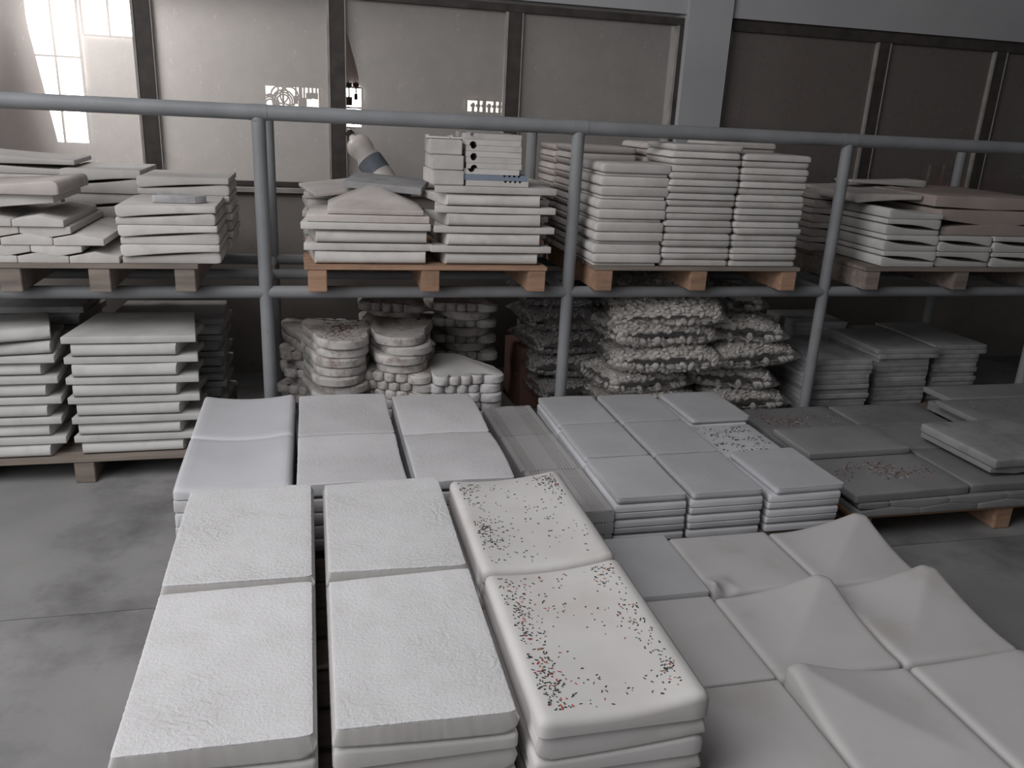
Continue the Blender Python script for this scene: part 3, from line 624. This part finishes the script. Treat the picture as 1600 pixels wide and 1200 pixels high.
# ---------------- bags of pebbles
def bag_meshes(sx, sy, h, m, psize, n, seed):
    rnd = random.Random(seed)
    def zt(u, v): return h/2*max(0, (1-abs(u)**3.2))**.5*max(0, (1-abs(v)**3.2))**.5
    nx, ny = 26, 20; bm = bmesh.new(); sh = []
    for s in (1, -1):
        rows = []
        for j in range(ny+1):
            row = []
            for i in range(nx+1):
                u, v = 2*i/nx-1, 2*j/ny-1
                z = zt(u, v)*(1 if s > 0 else .9)
                wv = noise.noise((u*3+seed, v*3, s))*.010+noise.noise((u*9+seed, v*7, s))*.004
                e = max(abs(u), abs(v)); x = u*sx/2*(1+.0*e); y = v*sy/2
                if e > .99: x += noise.noise((u*5, v*5, seed))*.02; y += noise.noise((v*5, u*5, seed))*.02
                row.append(bm.verts.new((x, y, h*.45+s*(z+.003)+(wv if e < .99 else wv*.5))))
            rows.append(row)
        sh.append(rows)
        for j in range(ny):
            for i in range(nx):
                q = (rows[j][i], rows[j][i+1], rows[j+1][i+1], rows[j+1][i]); bm.faces.new(q if s > 0 else q[::-1])
    bmesh.ops.remove_doubles(bm, verts=bm.verts, dist=.0065)
    film = finish(bm, 'film', FILM, True, 60)
    # pebbles: one flattened icosphere copied into a single joined mesh
    b0 = bmesh.new(); bmesh.ops.create_icosphere(b0, subdivisions=2, radius=1); V0 = [v.co.copy() for v in b0.verts]; F0 = [[v.index for v in f.verts] for f in b0.faces]; b0.free()
    V = []; F = []
    for k in range(n):
        u, v = rnd.uniform(-.95, .95), rnd.uniform(-.95, .95); s = 1 if rnd.random() < .62 else -1
        zz = zt(u, v)
        if zz < psize*.4: s = rnd.choice((0, 0, 1))
        c = Vector((u*(sx/2-psize), v*(sy/2-psize), h*.45+s*max(0, zz-psize*.45)))
        g = Vector((-u*abs(u)*1.2*h/sx, -v*abs(v)*1.2*h/sy, .35*s if s else .3)); q = (g.normalized()+Vector([rnd.uniform(-.55, .55) for _ in range(3)])).to_track_quat('Z', 'Y')
        q = q.to_matrix() @ Matrix.Rotation(rnd.uniform(0, 6.28), 3, 'Z')
        a, b, cc = psize*rnd.uniform(.75, 1.2), psize*rnd.uniform(.55, .85), psize*rnd.uniform(.3, .5)
        base = len(V)
        V += [tuple(c+q @ Vector((p.x*a, p.y*b, p.z*cc))) for p in V0]; F += [[i+base for i in f] for f in F0]
    # inner fill keeps the bag opaque
    nb = 12; base = len(V)
    for s in (1, -1):
        for j in range(nb+1):
            for i in range(nb+1):
                u, v = (2*i/nb-1)*.86, (2*j/nb-1)*.86; V.append((u*sx/2, v*sy/2, h*.45+s*max(0, zt(u, v)-psize*.95)))
    for s in (0, 1):
        o = base+s*(nb+1)**2
        for j in range(nb):
            for i in range(nb): F.append([o+j*(nb+1)+i, o+j*(nb+1)+i+1, o+(j+1)*(nb+1)+i+1, o+(j+1)*(nb+1)+i])
    me = bpy.data.meshes.new('pebbles'); me.from_pydata(V, [], F); me.materials.append(m)
    for p in me.polygons: p.use_smooth = True
    return film, me
BV = [bag_meshes(.62, .44, .155, PEB, .024, 1050, 1), bag_meshes(.52, .42, .15, PEB, .022, 950, 5), bag_meshes(.56, .42, .14, PEBD, .014, 1900, 9)]
pallet(1.23, 2.47, 3.66, 4.6, 0, 'dark wooden pallet on the floor under bagged pebbles', m=WOODG, boards=5)
def bag(kind, x, y, z, rot, lab):
    f, p = BV[kind]; e = link('pebble_bag', None, None, (x, y, z), rot); tag(e, lab, 'bag', 'bags of decorative stones under the rack')
    link('plastic_film', f, e); q = link('pebbles', p, e); q['kind'] = 'stuff'; return e
bag(0, 1.80, 4.30, .12+4*.129, (0, 0, .15), 'clear bag of white pebbles behind and propping the tilted topmost bag')
for k in range(4): bag(1, 1.84, 4.32, .12+k*.129, (0, 0, .1*(-1)**k), 'clear bag of white pebbles, %s in the rear centre heap' % ['lowest', 'second up', 'third up', 'fourth up'][k])
bl = ['lowest', 'second up', 'third up', 'fourth up', 'topmost']
for k in range(4): bag([0, 1, 0, 0][k], 1.72+[.0, -.07, .04, .0][k], 3.90+[0, .03, -.02, .01][k], .12+k*.129, (0, [0, .03, -.03, .02][k], [0, .2, -.12, .10][k]), 'clear bag of large white pebbles, %s in the centre heap' % bl[k])
bag(0, 1.76, 3.93, .12+4*.129+.045, (radians(26), radians(-3), -.16), 'clear bag of white pebbles tilted forward atop the centre heap')
for k in range(4): bag(1, 2.22+[.03, -.03, .04, -.01][k], 3.94+[0, .03, -.02, .03][k], .12+k*.129, (0, [0, .05, -.02, .06][k], [0, -.2, .12, -.15][k]), 'clear bag of white pebbles with loose corner, %s in the right heap' % bl[k])
bag(1, 2.16, 4.12, .12+4*.129, (0, radians(3), -.2), 'clear bag of white pebbles topmost at the back of the right heap')
for k in range(5): bag(2, 1.38+[.04, .02, -.0, -.02, -.04][k], 4.22+.02*k, .12+k*.127, (0, 0, [.1, -.1, .15, .05, -.1][k]), 'dim bag of fine gravel, %s in the left heap' % bl[k])
tag(link('cardboard_box', boxme('carton', -.12, .12, -.15, .15, 0, .36, CARD, .004), None, (at(838, 560, 1, 4.5).x-.04, 4.45, .002), (0, 0, .1)), 'brown cardboard box in the shade left of the gravel bags', 'box')

# ---------------- grey slab stacks under the rack, right
G = 'grey flat slabs under the rack at right'
def flat_stack(n, X0, X1, Y0, D, Z0, Z1, m, name, desc, group, over=0, cat='slab'):
    t = (Z1-Z0)/n
    me = slab('flat_paver', X1-X0-.004, D, lambda u, v: t-.0008, r=(.003,)*4, rb=(.003,)*4, nx=8, ny=6, jit=.003, m=m)
    me2 = slab('flat_paver', X1-X0+.05, D+.03, lambda u, v: t-.0008, r=(.003,)*4, rb=(.003,)*4, nx=8, ny=6, jit=.003, m=m)
    for k in range(n):
        big = k >= n-over
        o = link('flat_paver', me2 if big else me, None, ((X0+X1)/2+random.uniform(-.008, .008)+(.01 if big else 0), Y0+D/2+random.uniform(-.01, .01), Z0+t*k+.0004), (0, 0, random.uniform(-.02, .02)))
        tag(o, '%s, %s in %s' % (desc, which(k, n), name), cat, group)
pallet(2.61, 3.85, 3.72, 4.7, 0, 'shaded wooden pallet on the floor under grey flat slabs', m=WOODG, boards=6)
f = lambda px, py, Y=3.76: at(px, py, 1, Y)
flat_stack(11, f(1262, 600).x, f(1358, 600).x, 3.76, .50, LP, f(1300, 564).z, SLABG, 'near left stack under right rack', 'grey rough slab', G)
flat_stack(12, f(1366, 600, 3.84).x, f(1446, 600, 3.84).x, 3.84, .52, LP, f(1400, 545, 3.84).z, SLABG, 'middle stack under right rack', 'grey rough slab', G, over=2)
flat_stack(12, f(1452, 600, 3.9).x, f(1520, 600, 3.9).x, 3.9, .52, LP, f(1490, 539, 3.9).z, SLABG, 'right stack under right rack', 'grey rough slab', G, over=2)
flat_stack(13, f(1232, 560, 4.3).x, f(1312, 560, 4.3).x, 4.3, .34, LP, f(1280, 503, 4.3).z, SLABG, 'rear left stack under right rack', 'grey rough slab', G)

# ------------------------------------------------------------------ speckled debris helper
def debris(name, pts, mats, label, size=(.004, .011), thick=.0015, parent=None):
    """pts: list of (x, y, z) world; loose chips lying on a surface; nobody could count them"""
    bm = bmesh.new()
    for x, y, z in pts:
        l = random.uniform(*size); w_ = random.uniform(.0013, .0032); a = random.uniform(0, pi); tz = random.uniform(.0004, thick)
        vs = box(bm, -l/2, l/2, -w_/2, w_/2, 0, tz, random.choices(range(len(mats)), [9, 1.6, .7][:len(mats)])[0])
        M = Matrix.Translation((x, y, z+.0004)) @ Matrix.Rotation(a, 4, 'Z') @ Matrix.Rotation(random.uniform(-.15, .15), 4, 'Y')
        for v in vs: v.co = M @ v.co
    o = link(name, finish(bm, name, mats, False)); tag(o, label, 'debris'); o['kind'] = 'stuff'; return o

# ---------------- front pile of large 40 x 60 paving slabs
FZT = .40                                    # top of the pile
pallet(-.44, .84, 1.36, 2.58, 0, 'wooden pallet hidden beneath the big white foreground slabs', m=WOODG, boards=8)
SXL, SYL = .392, .588
k_ = (CH-FZT)/CH
def P0(px, py, z): return at(px, py, 2, z)
G = 'large slabs of the foreground pile'
lay = (FZT-.115)/3                           # one pair
t0, t1 = lay*.40, lay*.60
up = slab('big_face', SXL, SYL, lambda u, v: t0+(t1-t0)*u**1.8, r=(.012, .03, .014, .014), rb=(.003,)*4, nx=16, ny=6, m=W_FACE)
# underside-up slab, built directly with its nose hanging under the flat rough back
def backup(L, D, nose, m, nx=44, ny=60, jit=.0016, t0=t0, t1=t1, warp=0, seed=0, twist=0):
    tot = t1
    bt = (lambda u, v: (t1-t0)*(1-u)**1.8) if nose == 'right' else (lambda u, v: (t1-t0)*u**1.8)
    rb = (.008, .034, .008, .008) if nose == 'right' else (.034, .008, .008, .008)
    return slab('big_back', L, D, lambda u, v: tot+warp*sin(pi*v)+twist*(u-.5)*(v-.5), bot=lambda u, v: bt(u, v), r=(.0015,)*4, rb=rb, nx=nx, ny=ny, jit=jit, rough=.0009, m=m, seed=seed, inset=.008)
cols = [('left', -.408), ('centre', .013), ('right', .428)]
rowsY = {'near': 1.385, 'far': 1.99}
for ci, (cn, cx0) in enumerate(cols):
    for rn, ry0 in rowsY.items():
        xc = cx0+SXL/2; yc = ry0+SYL/2; n = 6
        if cn == 'right': yc -= .05; n = 6
        if cn == 'left' and rn == 'far': yc += -.0
        for k in range(n):
            z = .1155+(k//2)*lay
            last = (k == n-1)
            lab = '%s slab, %s in %s %s stack, foreground pile' % ('white concrete', which(k, n), rn, cn)
            if cn != 'right':
                if k % 2 == 0: o = link('large_paver', up, None, (xc, yc, z), (0, 0, pi))
                elif not last: o = link('large_paver', backup(SXL, SYL, 'right', (W_BACK, W_FACE), 6, 6, 0), None, (xc, yc, z+t0))
                else:
                    o = link('large_paver', backup(SXL, SYL, 'right', (W_BACK, W_FACE), seed=ci*3+len(rn), warp=-.003 if rn == 'near' else .004, twist=.02 if ci else .01), None, (xc, yc, z+t0+.001)); lab = 'rough backed white slab on top, %s row of the %s foreground stack' % (rn, cn)
            else:
                if k % 2 == 0: o = link('large_paver', backup(SXL, SYL, 'left', W_FACE, 6, 6, 0), None, (xc, yc, z-.002))
                else:
                    me = up
                    if last:
                        me = slab('big_face', SXL, SYL, lambda u, v: t0+.012+(t1-t0)*u**1.8*1.25-.012*sin(pi*u), r=(.022, .036, .02, .02), rb=(.003,)*4, nx=24, ny=10, m=W_FACE)
                        lab = 'smooth white slab strewn with dark and red chips, %s one at foreground right' % rn
                    o = link('large_paver', me, None, (xc+(.004 if last else 0), yc, z+t1-.001))
                # flipped first, face-up second in each pair
            tag(o, lab, 'slab', G)
def top_right(u): return t0+.012+(t1-t0)*u**1.8*1.25-.012*sin(pi*u)
ztr = .1155+2*lay+t1-.001
for rn, ry0 in rowsY.items():
    yc = ry0+SYL/2-.05; xc = .432+SXL/2; pts = []
    n = 560 if rn == 'near' else 400
    while len(pts) < n:
        c = random.random()
        if c < .42: u, v = random.gauss(.13, .06)+.0, random.uniform(.03, .97)
        elif c < .68: u, v = random.gauss(.86, .07), (random.uniform(.1, .97) if rn == 'near' else abs(random.gauss(.85, .12)))
        else: u, v = random.uniform(.06, .93), random.uniform(.05, .95)
        if noise.noise((u*4+3, v*6, 1.5 if rn == 'near' else 4)) < random.uniform(-.5, .25): continue
        if not (.065 < u < .90 and .05 < v < .95): continue
        pts.append((xc+(u-.5)*SXL, yc+(v-.5)*SYL, ztr+top_right(u)))
    debris('loose_chips', pts, [CHIPD, CHIPR, CHIPO] if rn == 'near' else [CHIPD, CHIPD, CHIPR], 'dark, red and orange chips strewn over the %s smooth foreground slab' % rn, size=(.002, .009))
# chips caught between the layers at the near edge of the centre stack
debris('loose_chips', [(random.uniform(.06, .36), 1.387+random.uniform(0, .03), .1155+2*lay+t0+.016) for _ in range(26)], [CHIPR, CHIPD, CHIPO], 'few chips caught under the topmost near centre foreground slab')

# ---------------- second pale pile behind it
pallet(-.47, .76, 2.66, 3.60, 0, 'wooden pallet hidden beneath the second pale slab pile', m=WOODG, boards=6)
G = 'slabs of the second pale pile'
Z2 = .365; lay2 = (Z2-.115)/2.5; a0, a1 = lay2*.42, lay2*.58
c2 = [('left', -.475, .385), ('centre', -.072, .375), ('right', .335, .355)]
r2 = {'near': (2.655, .445), 'far': (3.115, .475)}
for ci, (cn, cx0, L) in enumerate(c2):
    for rn, (ry0, D) in r2.items():
        if cn == 'left': ry0 += .02
        if cn != 'left' and rn == 'far': ry0 -= .035; 
        if cn != 'left' and rn == 'near': ry0 -= .03
        dn_ = slab('dn', L, D, lambda u, v: a1, bot=lambda u, v: (a1-a0)*(1-u)**1.8, r=(.003,)*4, rb=(.004, .022, .004, .004), nx=6, ny=2, m=W_ROUGH)
        up_ = slab('up', L, D, lambda u, v: a0+(a1-a0)*(1-u)**1.8, r=(.02, .01, .012, .012), rb=(.004,)*4, nx=8, ny=3, m=W_SMOOTH)
        for k in range(5):
            z = .1155+(k//2)*lay2; last = k == 4
            lab = 'pale slab, %s in %s %s stack, second pale pile' % (which(k, 5), rn, cn)
            if k % 2 == 0 and not last: o = link('large_paver', up_, None, (cx0+L/2, ry0+D/2, z))
            elif not last: o = link('large_paver', dn_, None, (cx0+L/2, ry0+D/2, z+a0-.001))
            elif cn == 'left':
                o = link('large_paver', slab('dish', L, D, lambda u, v: .034+.020*(2*u-1)**2+(.014*(v if rn == 'far' else 1-v)*0)-(.03*max(0, .35-v)**1.3 if rn == 'near' else 0), r=(.02, .024, .014, .012), rb=(.004,)*4, nx=16, ny=14, m=W_SMOOTH), None, (cx0+L/2, ry0+D/2, z))
                lab = 'smooth dished white slab on top, %s row of the second pile' % rn
            else:
                wv = -.012 if cn == 'centre' else .014
                o = link('large_paver', slab('bow', L, D, lambda u, v: .045+wv*(sin(pi*v)-.5)+.004*sin(3*u), bot=lambda u, v: .002+max(0, wv)*(sin(pi*v))*.5, r=(.002,)*4, rb=(.01,)*4, nx=20, ny=24, jit=.0015, rough=.0009, m=(W_ROUGH, W_SMOOTH), seed=ci+5), None, (cx0+L/2, ry0+D/2, z+.006))
                lab = 'rough backed pale slab on top, %s row, %s of the second pile' % (rn, cn)
            tag(o, lab, 'slab', G)

# ---------------- grooved slabs
G = 'grooved grey slabs'
def groove(u, v):
    z = 0
    for c in (.10, .14, .18, .22, .70, .745, .79, .835, .88):
        if abs(u-c) < .011: z = -.004
    return .042+z
gm = bmesh.new()
def grooved_mesh(L, D, t):
    us = [0, .004]
    grs = [.10, .145, .19, .235, .66, .71, .76, .81, .86]
    pr = [(0, 0), (0, t-.008), (.02, t-.001), (.04, t)]
    for c in grs: pr += [(c-.014, t), (c-.008, t-.007), (c+.008, t-.007), (c+.014, t)]
    pr += [(.96, t), (.98, t-.001), (1, t-.008), (1, 0)]
    bm = bmesh.new(); A = [bm.verts.new((L*(u-.5), -D/2, z)) for u, z in pr]; B = [bm.verts.new((L*(u-.5), D/2, z)) for u, z in pr]
    bm.faces.new(A); bm.faces.new(B[::-1])
    for k in range(len(A)): q = (k+1) % len(A); bm.faces.new((A[k], A[q], B[q], B[k]))
    return finish(bm, 'grooved', GROOVE, False)
pallet(.79, 1.99, 2.53, 3.62, 0, 'pallet mostly hidden beneath grooved and narrow grey slabs', m=WOODG, boards=7)
GW = .245; gmesh = grooved_mesh(GW, .372, .0475)
for k in range(3):
    for j in range(3):
        o = link('grooved_paver', gmesh, None, (.785+GW/2+random.uniform(-.002, .002)-.01*(j-1), 2.515+.376*(j+.5), .1155+k*.0483), (0, 0, .012))
        tag(o, 'grooved grey slab, %s row from front, %s layer' % (['nearest', 'middle', 'farthest'][j], ['bottom', 'middle', 'top'][k]), 'slab', G)

# ---------------- narrow slabs, three columns
G = 'narrow grey slabs in three columns'
Z3 = .302; n3 = 6; t3 = (Z3-.115)/n3
c3 = [('left', 1.05, .275), ('middle', 1.35, .29), ('right', 1.675, .30)]
r3 = [('near', 2.53, .365), ('middle', 2.90, .365), ('far', 3.27, .365)]
for ci, (cn, cx0, L) in enumerate(c3):
    for ri, (rn, ry0, D) in enumerate(r3):
        body = slab('narrow', L+.012, D, lambda u, v: t3-.0008, r=(t3*.30, t3*.30, t3*.42, t3*.42), rb=(.004, .004, .003, .003), nx=3, ny=3, m=W_SMOOTH if ci < 3 else GREYTOP)
        top = slab('narrow_top', L, D, lambda u, v: t3-.0008+.002*sin(5*u+ri)*sin(4*v), r=(.0015,)*4, rb=(.012, .012, t3*.5, t3*.4), nx=16, ny=20, jit=.0015, rough=.0008, m=(GREYTOP, W_SMOOTH), seed=ci*3+ri)
        n = n3 if not (cn == 'right' and rn == 'middle') else n3-1
        for k in range(n):
            last = (k == n-1) and n == n3
            flip = (k % 2 == 1) and not last
            tilt = 0
            o = link('narrow_paver', top if last else body, None, (cx0+L/2+random.uniform(-.002, .002)+(.012 if (last and ci == 2) else 0), ry0+D/2+(.004*(ri-1)), .1156+k*t3+(t3-.0008 if flip else 0)), (pi if flip else 0, 0, random.uniform(-.004, .004)+(.03 if last and ci == 2 else 0)))
            if last: lab = 'rough topped grey narrow slab, %s row of the %s column' % (rn, cn)
            elif n < n3 and k == n-1: lab = 'chip covered narrow slab set one layer lower in the right column'
            else: lab = 'narrow slab, %s layer up, %s row of the %s column' % (ORD[k+1], rn, cn)
            tag(o, lab, 'slab', G)
pts = []
while len(pts) < 210:
    u, v = random.uniform(.05, .95), random.uniform(.06, .95)
    if noise.noise((u*3.5, v*7, 2)) < random.uniform(-.3, .3): continue
    pts.append((1.68+u*.285, 2.905+v*.35, .1156+5*t3))
debris('loose_chips', pts, [CHIPD, CHIPB], 'dark chips gathered on the lower slab in the right narrow column', size=(.004, .012))

# ---------------- low pallet of square corner-peaked slabs
G = 'square slabs on the low right pallet'
pallet(.85, 2.06, 1.26, 2.42, 0, 'low pallet hidden beneath the square corner-peaked slabs', m=WOODG, boards=8)
S = .398; T = .042
def cpk(cu, cv, H, s=.85, p=1.6):
    def f(u, v):
        d = max(abs(u-cu), abs(v-cv)); return T+H*max(0, 1-max(d, .10)/s)**p*1.1-.10*max(0, .10-d)
    return f
colx = [.815, 1.226, 1.632]; rowy = [(2.082, 'far'), (1.668, 'middle'), (1.252, 'near')]
dsg = {(1, 'far'): (0, 0, -.0), (2, 'far'): (1, 1, .07), (1, 'middle'): (1, 1, .065), (2, 'middle'): (1, 1, .065), (1, 'near'): (0, 1, .07), (2, 'near'): (1, 1, .02), }
for ci, x0 in enumerate(colx):
    for y0, rn in rowy:
        DY = .372 if rn == 'far' else .41
        cn = ['left', 'middle', 'right'][ci]
        if ci == 0:
            fn = lambda u, v: T+.008; mm = CREAM if rn != 'far' else GREYTOP; rr = (.008,)*4
            lab = 'flat smooth square slab, %s row, left column of the low pallet' % rn
            if rn == 'far': fn = lambda u, v: T+.022; lab = 'rough grey flat slab, far row, left column of the low pallet'; rr = (.002,)*4
        else:
            cu, cv, H = dsg[(ci, rn)]; mm = CREAM; rr = (.018,)*4
            if (ci, rn) == (1, 'far'):
                fn = lambda u, v: T+.01+.05*max(0, 1-max(u, v)/.28)**1.5-.03*max(0, 1-hypot(u-.12, v-.02)/.12)
                lab = 'square slab with a folded dip at its near left corner, low pallet'
            else:
                fn = cpk(cu, cv, H)
                lab = 'corner-peaked square slab, %s row, %s column of the low pallet' % (rn, cn)
        o = link('square_paver', slab('square', S, DY, fn, r=rr, rb=(.004,)*4, nx=28, ny=28, m=mm), None, (x0+S/2, y0+DY/2, .1156)); tag(o, lab, 'slab', G)

# ---------------- dark slabs on the pallet at right
G = 'dark grey slabs on the right floor pallet'
pallet(2.12, 3.62, 2.60, 3.55, 0, 'wooden pallet on the floor under dark grey slabs', m=WOOD, boards=7)
rl, rd = .44, .30; dt0, dt1 = .022, .036
dm = ridge(.285, .42, dt0, dt1, DARKG); 
for rn, y0 in (('front', 2.585), ('rear', 3.03)):
    for i in range(5):
        tag(link('ridged_paver', dm, None, (2.27+.287*i, y0+.21, .1156)), 'dark ridged slab, %s from left, %s row of the bottom course' % (ORD[i+1], rn), 'slab', G)
    for i in range(4):
        tag(link('ridged_paver', dm, None, (2.27+.287*(i+.5), y0+.215, .1156+dt0+dt1+.0006), (0, pi, 0)), 'dark ridged slab, %s from left, %s row of the second course' % (ORD[i+1], rn), 'slab', G)
    tag(link('ridged_paver', slab('edge', .14, .42, lambda u, v: dt1, bot=lambda u, v: .014*(1-u), r=(.004,)*4, nx=3, ny=2, m=DARKG), None, (2.195, y0+.212, .1156+dt0+.0006)), 'dark half slab closing the left end of the %s second course' % rn, 'slab', G)
zd = .1156+dt0+dt1+.0012
def big(x0, x1, y0, y1, z, lab, t=.04, m=DARKG, rz=0, ry=0, r=.008):
    o = link('dark_paver', slab('dark', x1-x0, y1-y0, lambda u, v: t, r=(r,)*4, rb=(.005,)*4, nx=8, ny=8, jit=.002, m=m), None, ((x0+x1)/2, (y0+y1)/2, z), (0, ry, rz)); return tag(o, lab, 'slab', G)
def pz(px, py, z): p = at(px, py, 2, z); return p.x, p.y
zA = zd+.04
x_, y_ = pz(1340, 766, zA); x2_, y2_ = pz(1245, 690, zA)
big(2.10, 2.655, 2.60, 2.995, zd, 'dark slab strewn with red chips at the near front of right pallet', rz=.03)
big(2.10, 2.655, 3.0, 3.28, zd, 'dark slab underneath the raised one, left side of right pallet', rz=.02)
big(2.10, 2.62, 3.285, 3.60, zd, 'dark slab with scattered chips at far left of the right pallet', rz=.02)
big(2.10, 2.63, 2.945, 3.245, zA+.001, 'plain dark slab raised on the left side of the right pallet', rz=.02, t=.034)
big(2.675, 3.2, 2.615, 3.0, zd, 'dark slab under the long tilted one, near edge of right pallet', rz=.0)
big(2.66, 3.2, 3.01, 3.30, zd, 'dark slab in the middle of the right pallet', rz=.0)
big(2.64, 3.16, 3.31, 3.60, zd, 'dark slab with few chips at the far side of right pallet', rz=0)
big(2.80, 3.36, 2.665, 3.11, zd+.088, 'long pale edged dark slab, topmost on the near right of pallet', rz=.04, m=SLABG, t=.04)
for i in range(2):
    tag(link('ridged_paver', dm, None, (2.94+.288*i, 2.88, zd+.041+.0455), (0, pi, .03)), '%s dark ridged slab propping up the topmost long slab' % ('left', 'right')[i], 'slab', G)
# rear right part
for i in range(3):
    tag(link('ridged_paver', dm, None, (3.32+.288*i, 3.30, .235+.0), (0, 0, .0)), 'dark ridged slab, %s from left, raised rear right course' % ORD[i+1], 'slab', G)
for i in range(3):
    tag(link('ridged_paver', dm, None, (3.32+.288*i, 3.30, .235-.001), (0, pi, .0)), 'dark ridged slab, %s from left, course beneath the raised rear right one' % ORD[i+1], 'slab', G)
big(3.12, 3.9, 3.08, 3.40, .272+.0, 'dark slab with chips on the raised rear right course', rz=0, t=.03)
big(3.22, 4.0, 3.41, 3.62, .272+.0, 'dark slab, rearmost on the raised right course', rz=0, t=.03)
for (n, cx, cy, sx_, sy_, z, lab) in ((230, 2.42, 2.80, .14, .05, zA, 'brown and red chips in clusters on the near dark slab'), (170, 2.33, 3.42, .14, .06, zA, 'brown chips on the far left dark slab'), (18, 2.85, 3.46, .12, .05, zA, 'few chips on the far dark slab'), (26, 3.45, 3.27, .16, .05, .302, 'chips on the raised rear right dark slab')):
    pts = []
    while len(pts) < n:
        x, y = random.gauss(cx, sx_), random.gauss(cy, sy_)
        if noise.noise((x*9, y*9, 7)) < random.uniform(-.5, .3): continue
        if abs(x-cx) > 2*sx_ or abs(y-cy) > 2*sy_: continue
        if x < 2.13 or (z == zA and n > 20 and x > 2.62): continue
        pts.append((x, y, z))
    debris('loose_chips', pts, [CHIPB, CHIPW, CHIPR], lab, size=(.005, .014))
debris('loose_chips', debris_later, [CHIPB, CHIPD], 'brown crumbs on the top of the left front foot shaped stone stack', size=(.006, .02))
